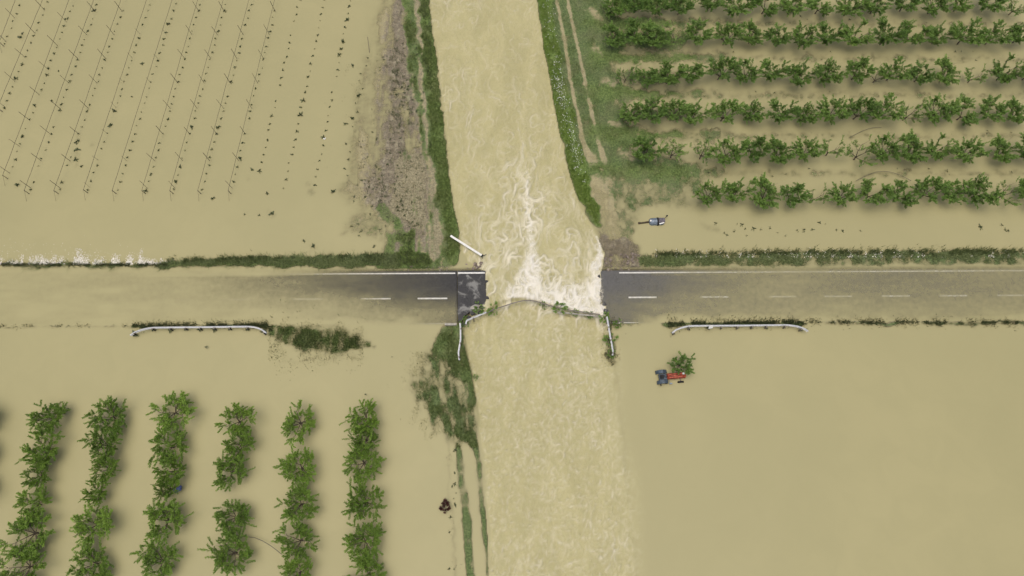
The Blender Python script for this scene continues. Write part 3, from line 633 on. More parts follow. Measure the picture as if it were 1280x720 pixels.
def flecks():
    r = np.random.default_rng(8); V = []; Fs = []
    def fleck(px, py, s, z=.02):
        p = at(px, py); zz = max(float(interp_grid(wz, np.array([p.x]), np.array([p.y]))[0]), -.3) + z; k = len(V); a0 = r.uniform(0, 6.28); m = 5
        for i in range(m): a = a0 + i * 2 * math.pi / m; q = s * r.uniform(.5, 1.2); V.append((p.x + math.cos(a) * q * .7, p.y + math.sin(a) * q * 1.3, zz + r.uniform(0, .03)))
        Fs.append(tuple(range(k, k + m)))
    # plumes of froth where the left field pours over its edge
    x = -40.0
    while x < 214:
        w = r.uniform(2, 7); hgt = r.uniform(5, 13) * (1.6 if r.random() < .25 else 1) * (.6 if x < 20 or x > 180 else 1); k = int(w * hgt * r.uniform(1.0, 2.6))
        for _ in range(k):
            t = r.random() ** 2.2; fleck(x + round(r.normal(0, w * .42) / 1.3) * 1.3 + t * 2, 330 - t * hgt, r.uniform(.03, .10) * (1.25 - .7 * t))
        x += w * r.uniform(.5, 1.6) + (r.uniform(3, 10) if r.random() < .22 else 0)
    for _ in range(170): fleck(r.uniform(0, 175), 326 - abs(r.normal(0, 12)), r.uniform(.02, .05))
    x = 820.0
    while x < 1300:
        if r.random() < .55:
            for _ in range(int(r.uniform(4, 26))): t = r.random() ** 1.5; fleck(x + r.normal(0, 1.3), 322 - t * r.uniform(4, 12), r.uniform(.025, .07), .1)
        x += r.uniform(3, 9)
    me = mesh_np('foam_flecks', V, np.array(Fs), M_FOAM); link(bpy.data.objects.new('foam_flecks', me), label='white froth flecks where field water spills at the road verges', cat='foam', kind='stuff')
flecks()

# ------------------------------------------------------------------ trees
def leaves_np(P, D, L, Wd, tint, rng):
    """rhombic folded leaves: P base (n,3), D direction (n,3)"""
    n = len(P); D = D / np.linalg.norm(D, axis=1)[:, None]
    R = rng.normal(size=(n, 3)) * .55 + np.array([0, 0, 1.0]); sd_ = np.cross(D, R); sd_ /= np.linalg.norm(sd_, axis=1)[:, None] + 1e-9
    V = np.zeros((n, 4, 3)); V[:, 0] = P; V[:, 1] = P + D * (L * .45)[:, None] + sd_ * (Wd * .5)[:, None]
    V[:, 2] = P + D * L[:, None] + np.array([0, 0, -1]) * (L * .18)[:, None]; V[:, 3] = P + D * (L * .45)[:, None] - sd_ * (Wd * .5)[:, None]
    return V.reshape(-1, 3), np.arange(4 * n).reshape(-1, 4), np.repeat(tint, 4)
def make_tree(seed, R, Ht, nl, shoots, per, Lf, up=.5, sparse=0.0, leafmat=None, trunk_r=.09):
    """returns trunk mesh, crown mesh. Base at z=0 (water line)."""
    rg = random.Random(seed); rng = np.random.default_rng(seed); tb = MB(); ends = []
    th = Ht * .22; top = Vector((rg.uniform(-.08, .08), rg.uniform(-.08, .08), th))
    tb.tube([(0, 0, -.9), (0, 0, 0), top], [trunk_r * 1.25, trunk_r * 1.1, trunk_r], 7)
    a0 = rg.uniform(0, 6.28); segs = []
    for i in range(nl):
        a = a0 + i * 2 * math.pi / nl + rg.uniform(-.4, .4); rr = R * rg.uniform(.55, .85); hh = Ht * rg.uniform(.6, .92)
        mid = Vector((math.cos(a) * rr * .45, math.sin(a) * rr * .45, th + (hh - th) * .45)); end = Vector((math.cos(a + rg.uniform(-.2, .2)) * rr, math.sin(a) * rr, hh))
        tb.tube([top, mid, end], [trunk_r * .65, trunk_r * .42, trunk_r * .14], 5); segs.append((top, mid, end))
        for k in range(4):
            t = rg.uniform(.25, .9); p = (top.lerp(mid, t * 2) if t < .5 else mid.lerp(end, t * 2 - 1)); a2 = a + rg.choice((-1, 1)) * rg.uniform(.5, 1.4)
            q = p + Vector((math.cos(a2), math.sin(a2), rg.uniform(.1, .8))) * R * rg.uniform(.3, .5)
            tb.tube([p, q], [trunk_r * .28, trunk_r * .1], 4); segs.append((p, p.lerp(q, .5), q))
    Ps, Ds, Ls, Ws, Ts = [], [], [], [], []
    for s in range(shoots):
        A, Bm, E = segs[rg.randrange(len(segs))]; t = rg.uniform(.2, 1.0)
        p = A.lerp(Bm, t * 2) if t < .5 else Bm.lerp(E, t * 2 - 1)
        rad = Vector((p.x, p.y, 0)); rad = rad.normalized() if rad.length > .05 else Vector((1, 0, 0))
        ang = rg.uniform(0, 6.28)
        d = (rad * rg.uniform(.1, 1.0) + Vector((math.cos(ang), math.sin(ang), 0)) * .75 + Vector((0, 0, rg.uniform(.0, 2 * up)))).normalized()
        L = R * rg.uniform(.26, .52)
        if rg.random() < .12: L *= 1.4
        tipz = p + d * L
        if p.length: tb.tube([p, tipz], [trunk_r * .12, trunk_r * .05], 3, False)
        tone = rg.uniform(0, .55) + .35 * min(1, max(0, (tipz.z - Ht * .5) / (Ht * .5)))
        for k in range(per):
            f = (k + rg.random()) / per; f = f ** .8
            if rg.random() < sparse: continue
            a = rg.uniform(0, 6.28); o1 = d.orthogonal().normalized(); o2 = d.cross(o1)
            side = o1 * math.cos(a) + o2 * math.sin(a)
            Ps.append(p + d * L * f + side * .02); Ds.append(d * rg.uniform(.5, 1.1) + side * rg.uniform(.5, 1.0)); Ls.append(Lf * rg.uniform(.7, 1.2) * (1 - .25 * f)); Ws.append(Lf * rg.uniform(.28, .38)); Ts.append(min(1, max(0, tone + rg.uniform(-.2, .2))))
    V, Fs, T = leaves_np(np.array([tuple(p) for p in Ps]), np.array([tuple(d) for d in Ds]), np.array(Ls), np.array(Ws), np.array(Ts), rng)
    me = mesh_np('crown', V, Fs, leafmat or M_LEAF); a = me.attributes.new('tint', 'FLOAT', 'POINT'); a.data.foreach_set('value', T.astype(np.float32))
    return tb.mesh('trunk', M_BARK, True), me
def put_tree(name, tm, loc, rz, sc, label, group=None, cat='tree'):
    t = empty(name, loc, rz, label=label, cat=cat, group=group); t.scale = sc
    a = link(bpy.data.objects.new('trunk', tm[0]), parent=t); b_ = link(bpy.data.objects.new('crown', tm[1]), parent=t)
    return t
ORD = ['first', 'second', 'third', 'fourth', 'fifth', 'sixth', 'seventh', 'eighth', 'ninth', 'tenth', 'eleventh', 'twelfth', 'thirteenth', 'fourteenth', 'fifteenth', 'sixteenth', 'seventeenth', 'eighteenth', 'nineteenth', 'twentieth']
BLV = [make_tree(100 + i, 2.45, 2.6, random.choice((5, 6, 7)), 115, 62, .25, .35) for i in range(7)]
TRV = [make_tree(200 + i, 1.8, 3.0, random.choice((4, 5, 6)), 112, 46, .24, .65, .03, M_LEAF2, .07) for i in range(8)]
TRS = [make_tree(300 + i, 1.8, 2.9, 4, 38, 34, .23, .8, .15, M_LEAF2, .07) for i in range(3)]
BARE = make_tree(400, 1.6, 2.3, 4, 12, 8, .2, .9, .3, M_WEED, .07)
rg = random.Random(5)
cols_bl = [
    [(-24, 524, 24), (-27, 566, 24), (-30, 612, 24)],
    [(60, 522, 25), (55, 560, 26), (46, 593, 20), (41, 631, 22), (37, 667, 29), (31, 709, 27)],
    [(136, 521, 28), (130, 557, 22), (131, 586, 19), (121, 614, 18), (117, 656, 29), (114, 706, 27)],
    [(215, 515, 28), (210, 558, 27), (214, 588, 22), (209, 611, 15), (207, 651, 30), (198, 701, 28)],
    [(296, 526, 24), (299, 556, 22), (288, 590, 25), (291, 647, 24), (290, 692, 28)],
    [(373, 528, 25), (374, 585, 27), (374, 630, 27), (373, 676, 24), (372, 716, 22)],
    [(455, 522, 24), (456, 549, 20), (453, 579, 27), (456, 628, 27), (455, 677, 27), (459, 718, 27)]]
cn = ['row cut by the left photo edge', 'leftmost full orchard row', 'second full row', 'third full row', 'fourth full row', 'fifth full row', 'rightmost row by the open water']
shape_words = ['broad bushy', 'ragged', 'dense', 'spreading', 'loose leafy', 'rounded', 'star shaped']
for ci, col_ in enumerate(cols_bl):
    for ti, (x, y, r) in enumerate(col_):
        p = at(x, y, 1.2); p.z = -.25; s = r * .095 / 2.55 * .93; v = rg.randrange(7)
        end = 'first from the road' if ti == 0 else f'{ORD[ti]} from the road'
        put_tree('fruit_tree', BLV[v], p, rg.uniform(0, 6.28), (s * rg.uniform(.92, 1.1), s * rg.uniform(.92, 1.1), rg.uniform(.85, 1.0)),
                 f'green fruit tree {end}, {cn[ci]}, lower left', 'fruit trees in the lower left orchard')
rows_tr = [(9, 768, 1300), (48, 768, 1300), (95, 782, 1300), (142, 790, 1300), (191, 808, 1300), (244, 886, 1300)]
rn = ['top edge', 'second', 'third', 'fourth', 'fifth', 'lowest']
gaps = {0: [(868, 884)], 1: [], 2: [(855, 862), (1078, 1112)], 3: [(852, 866)], 4: [(1228, 1240)], 5: []}
for ri, (yy, x0, x1) in enumerate(rows_tr):
    x = x0; k = 0
    while x < x1:
        dense = x < 860 and ri < 4
        sp = rg.uniform(24, 30) if dense else rg.uniform(31, 37)
        if any(a < x < b for a, b in gaps[ri]): x += 12; continue
        y = yy + rg.uniform(-3, 3); s = rg.uniform(.88, 1.1) * (1.0 if not dense else .95)
        sparse = rg.random() < (.07 if ri < 4 else .2); tm = TRS[rg.randrange(3)] if sparse else TRV[rg.randrange(8)]
        p = at(x, y, 1.3); p.z = -.05
        s *= 1.07; xs_ = (s * rg.uniform(1.0, 1.15), s * rg.uniform(.9, 1.05), s * rg.uniform(.9, 1.08))
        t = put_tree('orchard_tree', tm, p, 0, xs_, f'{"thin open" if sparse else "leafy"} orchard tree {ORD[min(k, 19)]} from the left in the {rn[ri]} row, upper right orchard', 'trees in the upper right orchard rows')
        t.rotation_euler.z = rg.choice((0, math.pi)) + rg.uniform(-.25, .25)
        k += 1; x += sp
for (x, y) in ((1096, 97),):
    put_tree('bare_tree', BARE, at(x, y, 1.1) - Vector((0, 0, 1.15)), 1, (1, .9, 1), 'nearly bare grey tree in the gap of the third orchard row', None)
# tree next to the tractor, small reddish shrub
TT = make_tree(500, 1.7, 2.2, 9, 60, 50, .26, .45, 0, M_LEAF2, .06)
put_tree('fruit_tree', TT, at(851, 456, .8) - Vector((0, 0, 1.05)), .5, (.86, .8, .8), 'single small green tree leaning over red tractor in open water')
RS = make_tree(510, .75, .8, 6, 24, 26, .24, .5, 0, M_RED, .035)
put_tree('red_shrub', RS, at(555, 634, .3) - Vector((0, 0, .55)), 0, (1, 1, 1), 'dark red brown leafy clump alone in water left of the channel', cat='shrub')
BU = [make_tree(520 + i, .8, .8, 5, 26, 22, .2, .6, 0, M_LEAF2, .03) for i in range(3)]
bushes = [(599, 386, .9, 'small green bush on the broken left road corner'), (616, 387, .95, 'round green bush in the water beside the left end of the torn rail'), (583, 398, .5, 'little bush at the joint of the two left rails'),
          (580, 404, .7, 'dark bush behind the standing left rail'), (679, 381, .55, 'flattened weeds caught midway along the torn rail'), (699, 385, 1.1, 'spiky green bush caught on the torn rail'),
          (719, 390, .6, 'small dark bush on the torn rail right of the spiky bush'), (736, 393, .65, 'small dark bush on the torn rail near its right end'), (756, 397, .9, 'dark bush under the top of the right bent rail'),
          (772, 405, .7, 'dark clump beside the short white line at right road end'), (762, 424, .95, 'dark shrub behind the middle of the right bent rail'), (764, 442, .7, 'dark shrub at the lower end of right bent rail'), (594, 471, .45, 'tiny bush at the water edge of the washed slope')]
for i, (x, y, s, lb) in enumerate(bushes):
    put_tree('bush', BU[i % 3], at(x, y, .2) - Vector((0, 0, .5)), i * 1.3, (s * 1.2, s, s), lb, cat='bush')

# ------------------------------------------------------------------ saplings and trellis in the upper left field
def tuft_mesh(seed, n, h, sp):
    r = np.random.default_rng(seed); P = r.normal(0, sp * .12, (n, 3)); P[:, 2] = np.abs(P[:, 2]) * .5; D = r.normal(0, .6, (n, 3)); D[:, 2] = np.abs(D[:, 2]) + .4
    V, Fs, T = leaves_np(P, D, r.uniform(.5, 1, n) * h, r.uniform(.25, .4, n) * h, r.random(n), r)
    me = mesh_np('sapling', V, Fs, M_WEED); a = me.attributes.new('tint', 'FLOAT', 'POINT'); a.data.foreach_set('value', T.astype(np.float32)); return me
TU = [tuft_mesh(i, 14, .34, .22) for i in range(5)]
rows_tl = [((19, 0), (0, 50)), ((53, 0), (0, 127)), ((86, 0), (3, 220)), ((117, 0), (30, 239)), ((151, 0), (67, 239)), ((183, 0), (104, 238)), ((215, 0), (140, 239)), ((247, 0), (177, 239)), ((279, 0), (212, 239)), ((311, 0), (247, 239)), ((343, 0), (285, 239)),
           ((374, 0), (318, 239)), ((406, 0), (354, 239)), ((438, 0), (392, 237)), ((459, 68), (428, 225))]
for ri, (a, b_) in enumerate(rows_tl):
    wire = ri < 11; A = at(*a, .95 if wire else .1); B_ = at(*b_, .95 if wire else .1); A.z = B_.z = 0
    if a[1] == 0: A = A + (A - B_) * .06
    if ri < 2: B_ = B_ + (B_ - A) * .06
    L = (B_ - A).length; d = (B_ - A).normalized(); name_o = ORD[ri]
    n = int(L / 1.17)
    for k in range(n):
        if rg.random() < .06: continue
        p = A + d * (k + .5) * (L / n) + Vector((rg.uniform(-.14, .14), rg.uniform(-.15, .15), -.04))
        if ri == 14: p += Vector((rg.uniform(-.5, .5), 0, 0))
        o = bpy.data.objects.new('sapling', TU[rg.randrange(5)]); o.location = p; o.rotation_euler.z = rg.uniform(0, 6); s = rg.uniform(.6, 1.15) * (1.6 if rg.random() < .1 else 1); o.scale = (s, s, s)
        link(o, label=f'tiny dark sapling poking out of the water in the {name_o} planted line from the left', cat='sapling', group=f'saplings of the {name_o} planted line in the upper left field')
    if not wire: continue
    T = empty('trellis_row', A, 0, label=f'thin wire trellis with leaning posts along the {name_o} planted line from the left', cat='trellis', group='wire trellises in the upper left field')
    m = MB(); ds = B_ - A; pts = [Vector((ds.x * t, ds.y * t, .95 + .02 * math.sin(t * 40))) for t in np.linspace(0, 1, 24)]; m.tube(pts, .022, 4); m.obj('wire', M_WIRE, parent=T)
    np_ = max(1, int(L / 4.05)); faint = ri in (5, 6)
    for k in range(np_ + 1):
        q = d * (L - .9 - k * 4.05)
        if k * 4.05 > L: break
        if rg.random() < (.5 if faint else .08) : continue
        m = MB(); r_ = .016 if faint else rg.uniform(.024, .036); hgt = rg.uniform(1.9, 2.2) * (.6 if faint else 1)
        m.tube([q + Vector((0, 0, -.5)), q + Vector((rg.uniform(-.1, .1), rg.uniform(-.1, .1), hgt))], [r_ * 1.1, r_], 5); m.obj('post', M_WOOD, parent=T)
    q = d * (L - .1); m = MB(); m.tube([q + Vector((0, 0, -.5)), q + Vector((0, 0, .9))], [.05, .04], 6); m.obj('end_post', M_WOOD, parent=T)
    m = MB(); m.tube([q + Vector((0, 0, .9)), q + d * 1.2 + Vector((0, 0, -.1))], .012, 4); m.obj('anchor_wire', M_WIRE, parent=T)

# loose weeds in the upper left field, single clumps
for i, (x, y, s) in enumerate([(178, 80, 1.4), (165, 121, 1.1), (65, 126, 1.2), (73, 89, .9), (97, 187, 2), (95, 200, 1.8), (82, 24, 1.2), (22, 231, 2.2), (266, 248, 1.6), (441, 82, 1.6), (431, 155, 1.2), (434, 155, 1), (392, 308, 2.2), (380, 301, 1.3), (340, 267, 2), (324, 269, 1), (334, 242, 1.6), (416, 240, 2.4), (468, 308, 1.3), (315, 212, 1.5), (306, 268, .8), (102, 208, 1.5), (98, 176, 1.6), (25, 47, 1.8), (28, 42, 1.2), (258, 434, 1.0), (457, 493, .9), (490, 446, .6)]):
    o = bpy.data.objects.new('weed_clump', TU[i % 5]); o.location = at(x, y); o.scale = (s * .9, s * .9, s * .6); o.rotation_euler.z = i
    link(o, label='small dark weed clump floating loose in the muddy water of the flooded fields', cat='weeds', group='loose weed clumps in the flooded fields')
# bank dots
r = np.random.default_rng(44)
def clumps(n, x0, y0, x1, y1, smin, smax, test, label, group, z=-.05):
    k = 0
    for _ in range(n * 8):
        if k >= n: break
        x, y = r.uniform(x0, x1), r.uniform(y0, y1)
        if not test(x, y): continue
        o = bpy.data.objects.new('weed_clump', TU[k % 5]); p = at(x, y); zz = float(interp_grid(zt, np.array([p.x]), np.array([p.y]))[0]); p.z = max(zz, z)
        s = r.uniform(smin, smax); o.location = p; o.scale = (s, s, s * .7); o.rotation_euler.z = r.uniform(0, 6); link(o, label=label, cat='weeds', group=group); k += 1
clumps(170, 428, 60, 530, 300, .45, 1.1, lambda x, y: x > 472 - (y - 60) * .16, 'small dark weed tuft on the muddy left bank or its wet edge', 'weed tufts on the muddy left bank')
clumps(14, 560, 560, 572, 715, .5, 1.1, lambda x, y: True, 'brown scrap of weed in the line left of the drowned grass ribbons', 'weed scraps left of the drowned grass ribbons', -.26)
clumps(26, 880, 278, 1275, 296, .8, 1.6, lambda x, y: abs(x - 1150) > 60, 'dull weed clump standing in water between right verge and lowest orchard row', 'weed clumps below the lowest orchard row')
clumps(60, 870, 20, 1280, 225, .5, 1.1, lambda x, y: any(abs(y - q) < 6 for q in (26, 70, 117, 167, 216)), 'drowned weed clump between the upper right orchard rows', 'weed clumps between the orchard rows')

# ------------------------------------------------------------------ guardrails
def rail_path(pts, z): return [at(x, y, z) for x, y in pts]
def guardrail(label, pts, z, posts, base_z, w=.31, mat=None, tilt=0, spacer=True, group=None):
    P = rail_path(pts, z) if not isinstance(z, (list, tuple)) else [at(x, y, zz) for (x, y), zz in zip(pts, z)]
    # densify
    Q = []
    for a, b_ in zip(P[:-1], P[1:]):
        for k in range(4): Q.append(a.lerp(b_, k / 4))
    Q.append(P[-1]); Q = [Q[0]] + [(Q[i - 1] + Q[i] * 2 + Q[i + 1]) / 4 for i in range(1, len(Q) - 1)] + [Q[-1]]
    c = P[len(P) // 2].copy(); T = empty('guardrail', (c.x, c.y, base_z), 0, label=label, cat='guardrail', group=group); O = Vector((c.x, c.y, base_z))
    prof = [(-.05, .155), (.03, .11), (.045, .075), (-.03, .03), (-.03, -.03), (.045, -.075), (.03, -.11), (-.05, -.155)]
    b = MB(); V = []; n = len(prof); th = .02
    for i, p in enumerate(Q):
        d = (Q[min(i + 1, len(Q) - 1)] - Q[max(i - 1, 0)]).normalized(); s_ = Vector((-d.y, d.x, 0)).normalized(); up = Vector((0, 0, 1))
        cs, sn = math.cos(tilt), math.sin(tilt); ax = s_ * cs + up * sn; bx_ = up * cs - s_ * sn
        for (a, h) in prof: V.append(p - O + ax * (a * w / .31 * 1.5) + bx_ * h)
        for (a, h) in reversed(prof): V.append(p - O + ax * ((a * w / .31 * 1.5) - th * 1.5) + bx_ * h)
    m = 2 * n; Fs = []
    for i in range(len(Q) - 1):
        for k in range(m): Fs.append((i * m + k, i * m + (k + 1) % m, (i + 1) * m + (k + 1) % m, (i + 1) * m + k))
    b.add(V, Fs); b.obj('rail_beam', mat or M_GALV, parent=T)
    b2 = []
    for (x, y) in posts:
        zz = (z if not isinstance(z, (list, tuple)) else z[0]); p = at(x, y, zz) - O; side = Vector((0, -.16, 0))
        m_ = MB(); q = p + side; m_.box((q.x, q.y, (zz + .1 + base_z - .8) / 2 - base_z), (.10, .12, zz + .12 - base_z + .8)); m_.box((q.x + .035, q.y, (zz + .1 + base_z - .8) / 2 - base_z), (.03, .16, zz + .12 - base_z + .78)); po = m_.obj('post', M_RUSTY, parent=T)
        if spacer: k_ = MB(); k_.box(p + Vector((0, -.075, 0)), (.2, .09, .24), bev=.01); k_.obj('spacer', M_RUSTY, parent=T)
    return T
lp = [(163, 419), (168, 415.5), (174, 413), (183, 410.5), (192, 409.3), (215, 409), (240, 408.8), (265, 408.6), (290, 408.2), (308, 408), (318, 408.6), (327, 411.5), (333, 416)]
guardrail('long pale guardrail with turned down ends in water left of the gap', lp, .45, [(168, 416), (191, 410), (213, 410), (232, 409.5), (250, 409.5), (268, 409.3), (287, 409), (309, 409), (330, 415)], -.25)
rp = [(840, 416), (845, 412), (853, 409), (861, 407.4), (870, 407), (900, 406.9), (930, 406.6), (960, 406.3), (984, 406), (996, 407.5), (1005, 410.5), (1010, 414)]
RG = guardrail('long pale guardrail with a white panel in water right of the gap', rp, .45, [(842, 415), (861, 408.4), (887, 408.2), (902, 408), (922, 408), (940, 407.6), (958, 407.3), (981, 407), (1001, 410.5)], -.25)
for (x, y, _s) in [(169, 418, 1.7), (191, 412, 1.1), (213, 412.5, 1.3), (232, 412, 1.1), (250, 412, 1.2), (268, 412, 1.2), (287, 411.5, 1.1), (309, 411.5, 1.3), (330, 415, 1.3), (842, 417, 1), (861, 410, 1.6), (885, 410, 1.1), (922, 409.5, 1), (940, 409, .9), (958, 409, 1), (981, 408.5, 1), (1001, 411, 1.6)]:
    o = bpy.data.objects.new('weed_clump', TU[int(x) % 5]); o.location = at(x, y, -.15); o.scale = (_s * 1.3, _s * 1.3, _s); link(o, label='dark wet weed clump caught at the foot of a guardrail post', cat='weeds', group='weed clumps at guardrail post feet')
m = MB(); pp = at(888.5, 408.6, .75) - RG.location; m.box(pp, (.62, .08, .42), Matrix.Rotation(math.radians(-50), 3, 'X') @ Matrix.Rotation(math.radians(25), 3, 'Z'), .015); m.obj('marker_panel', M_WHITE, parent=RG)
guardrail('bent guardrail standing on slope at the broken left road end', [(575.5, 404), (576, 412), (576, 425), (574.5, 434), (573.3, 441), (574.5, 450)], [.55, .5, .45, .35, .3, .1], [(576, 410), (575.5, 428), (574, 445)], -.25)
guardrail('torn guardrail piece hanging diagonally off left road corner', [(582, 405), (583, 400.5), (590, 397.5), (598, 394), (608, 390)], [.4, .4, .35, .25, .15], [(592, 397)], -.4)
guardrail('bent guardrail pointing down the photo at the broken right road end', [(759, 396), (760.5, 405), (763, 420), (765.5, 433), (766.5, 440), (766, 444)], [.55, .5, .5, .45, .4, .3], [(761, 408), (763.5, 424), (766, 440)], -.25)
guardrail('thin rail torn loose across the gap on the right half of the falls', [(697, 390.3), (710, 390.8), (724, 392.6), (738, 393.8), (753, 395.2)], [.1, .1, .12, .18, .3], [], -.5, .12, M_CONC, tilt=.9)
guardrail('long dark rail bowed by water across the lip of the falls', [(608, 391), (617, 386.5), (628, 383), (640, 379), (652, 375.8), (664, 375.2), (676, 378), (690, 382.5), (706, 386.5), (726, 389.5), (750, 393)], [.2, .12, .08, .1, .1, .1, .08, .1, .12, .15, .25], [], -.5, .14, M_RUSTY, tilt=.5)
# white beam on the left bank
W0, W1 = at(563, 294.5, .45), at(602, 319.5, .3)
T = empty('white_beam', (W0 + W1) / 2, math.atan2((W1 - W0).y, (W1 - W0).x), label='long white steel beam lying from left bank out over the river', cat='beam')
Lb = (W1 - W0).length; m = MB(); m.box((0, 0, 0), (Lb, .26, .10), bev=.02); m.box((0, .11, .06), (Lb * .99, .05, .08)); m.box((0, -.11, .06), (Lb * .99, .05, .08)); m.obj('beam_body', M_WHITE, parent=T)
m = MB(); m.box((Lb / 2 + .1, 0, 0), (.16, .34, .2), bev=.02); m.tube([(Lb / 2 + .15, 0, 0), (Lb / 2 + .5, .35, .25)], .05, 5); m.tube([(Lb / 2 + .1, -.1, 0), (Lb / 2 + .35, -.3, .1)], .04, 5); m.obj('end_bracket', M_BLACK, parent=T)
m = MB(); m.tube([(Lb / 2 - .2, .05, -.1), (Lb / 2 - .25, .1, -.9)], .06, 6); m.obj('strut', M_RUSTY, parent=T)
# parapet kerb and rubble at the break
m = MB(); a, b_ = at(571, 405.5, -.1), at(556, 405.6, -.1); m.box((a + b_) / 2, ((a - b_).length, .3, .35), bev=.03); m.obj('kerb_stone', M_CONC, label='short concrete kerb at the lower edge of the broken left road end', cat='kerb')
def rock(seed, s):
    rr = random.Random(seed); bm = bmesh.new(); bmesh.ops.create_icosphere(bm, subdivisions=2, radius=1)
    k = [Vector((rr.uniform(-1, 1), rr.uniform(-1, 1), rr.uniform(-1, 1))).normalized() for _ in range(7)]
    for v in bm.verts:
        for q in k:
            d = v.co.dot(q) - .62
            if d > 0: v.co -= q * d
    me = bpy.data.meshes.new('rock'); bm.to_mesh(me); bm.free(); me.materials.append(M_ROCK); return me
RK = [rock(i, 1) for i in range(5)]
r3 = random.Random(9)
rk = [(r3.uniform(752, 800), r3.uniform(318, 338), r3.uniform(.12, .34), 0) for _ in range(46)] + [(r3.uniform(583, 602), r3.uniform(329, 337), r3.uniform(.1, .3), 1) for _ in range(16)] + [(r3.uniform(510, 560), r3.uniform(333, 338), r3.uniform(.06, .16), 1) for _ in range(22)]
for (x, y, s, w) in rk:
    o = bpy.data.objects.new('rock', RK[r3.randrange(5)]); p = at(x, y); p.z = max(-.02, float(interp_grid(zt, np.array([p.x]), np.array([p.y]))[0])) if w else float(interp_grid(zt, np.array([p.x]), np.array([p.y]))[0]); p.z = max(p.z, -.1)
    o.location = p; o.scale = (s * r3.uniform(.8, 1.5), s, s * .6); o.rotation_euler = (r3.uniform(0, 6), r3.uniform(0, 6), r3.uniform(0, 6))
    link(o, label=('brown rubble stone in the mud by the broken right road end' if not w else 'grey rubble stone at the upper edge of the broken left road end'), cat='stone', group='rubble at the right road end' if not w else 'rubble at the left road end')
for i, (x, y, s_) in enumerate([(603, 383, .35), (590, 390, .42), (586, 397, .28), (600, 391, .3), (579, 405, .3), (755, 381, .3), (757, 389, .36), (751, 365, .26), (760, 399, .3), (609, 372, .24), (608, 352, .22), (750, 345, .3)]):
    mm = MB(); rr_ = random.Random(i); a_ = [rr_.uniform(-.2, .2) for _ in range(10)]; nn = 5; ang = [2 * math.pi * k / nn for k in range(nn)]
    rad_ = [s_ * rr_.uniform(.7, 1.3) for _ in ang]; top_ = [(math.cos(t) * q, math.sin(t) * q, .08) for t, q in zip(ang, rad_)]; bot_ = [(x_ * 1.1, y_ * 1.1, -.12) for x_, y_, _ in top_]
    mm.add(top_ + bot_, [tuple(range(nn)), tuple(range(2 * nn - 1, nn - 1, -1))] + [(k, nn + k, nn + (k + 1) % nn, (k + 1) % nn) for k in range(nn)])
    oo = mm.obj('asphalt_chunk', M_ASPHB, label='dark broken asphalt chunk at the ' + ('left' if x < 700 else 'right') + ' edge of the washed out road gap', cat='rubble', group='asphalt chunks ' + ('left' if x < 700 else 'right') + ' of the gap')
    oo.location = at(x, y, -.12); oo.rotation_euler = (rr_.uniform(-.3, .3), rr_.uniform(-.3, .3), rr_.uniform(0, 6))
o = bpy.data.objects.new('boulder', rock(77, 1)); o.data.materials.clear(); o.data.materials.append(M_CONC); p = at(596, 387, -.3); o.location = p; o.scale = (1.0, .75, .35); link(o, label='pale concrete lump between the broken slab and the diagonal torn rail', cat='rubble')

# ------------------------------------------------------------------ tractor
def lathe(b, prof, n, M):
    vs = []; fs = []
    for i, (rr, x) in enumerate(prof):
        for k in range(n): a = 2 * math.pi * k / n; vs.append(M @ Vector((rr * math.cos(a), x, rr * math.sin(a))))
    for i in range(len(prof) - 1):
        for k in range(n): fs.append((i * n + k, i * n + (k + 1) % n, (i + 1) * n + (k + 1) % n, (i + 1) * n + k))
    b.add(vs, fs)
def wheel(parent, loc, R, w):
    tb = MB(); M = Matrix.Translation(loc); lathe(tb, [(R * .6, -w / 2), (R * .93, -w / 2), (R, -w * .3), (R, w * .3), (R * .93, w / 2), (R * .6, w / 2)], 24, M)
    for k in range(18):
        a = 2 * math.pi * k / 18; tb.box(Vector(loc) + Vector((math.cos(a) * R, 0, math.sin(a) * R)), (.05, w * .9, .05), Matrix.Rotation(-a, 3, 'Y'))
    o = tb.obj('wheel', M_BLACK, parent=parent)
    rb = MB(); lathe(rb, [(.01, -w * .3), (R * .6, -w * .3), (R * .6, w * .3), (.01, w * .3)], 20, M); rb.obj('rim', M_RUSTY, parent=o)
tz = -1.0
T = empty('tractor', (*at(838, 470, .3).xy, tz), math.radians(5), label='half sunk red tractor with blue rear in open water below right guardrail', cat='tractor')
m = MB(); m.box((.65, 0, 1.12), (2.1, .72, .5), bev=.10); m.box((.65, 0, .75), (2.0, .5, .4)); ho = m.obj('hood', M_REDP, True, parent=T)
for y in (-.2, .2):
    m = MB(); m.box((.6, y, 1.375), (1.6, .10, .03), bev=.01); m.obj('hood_rib', M_REDP, parent=ho)
for y in (-.09, .09, .31, -.31):
    m = MB(); m.box((.6, y, 1.372), (1.5, .055, .012)); m.obj('hood_slot', M_BLACK, parent=ho)
m = MB(); m.box((1.78, 0, 1.0), (.24, .66, .55), bev=.08); m.obj('grille', M_REDP, parent=T)
m = MB(); m.box((1.62, .16, 1.40), (.34, .22, .10), bev=.03); m.obj('headlight', M_GLASS, parent=T)
m = MB(); m.box((-.85, .0, 1.0), (1.0, .8, .35), bev=.08); m.obj('platform', M_BLUE, parent=T)
for y in (-.62, .62):
    m = MB()
    for k in range(7):
        a = math.radians(20 + k * 23); m.box((-.95 + math.cos(a) * .66, y, .75 + math.sin(a) * .66), (.30, .42, .05), Matrix.Rotation(-(a - math.pi / 2), 3, 'Y'))
    m.obj('fender', M_BLUE, parent=T)
    wheel(T, (-.95, y * 1.02, .65), .62, .34)
for y in (-.74, .70): wheel(T, (1.25, y, .6), .40, .22)
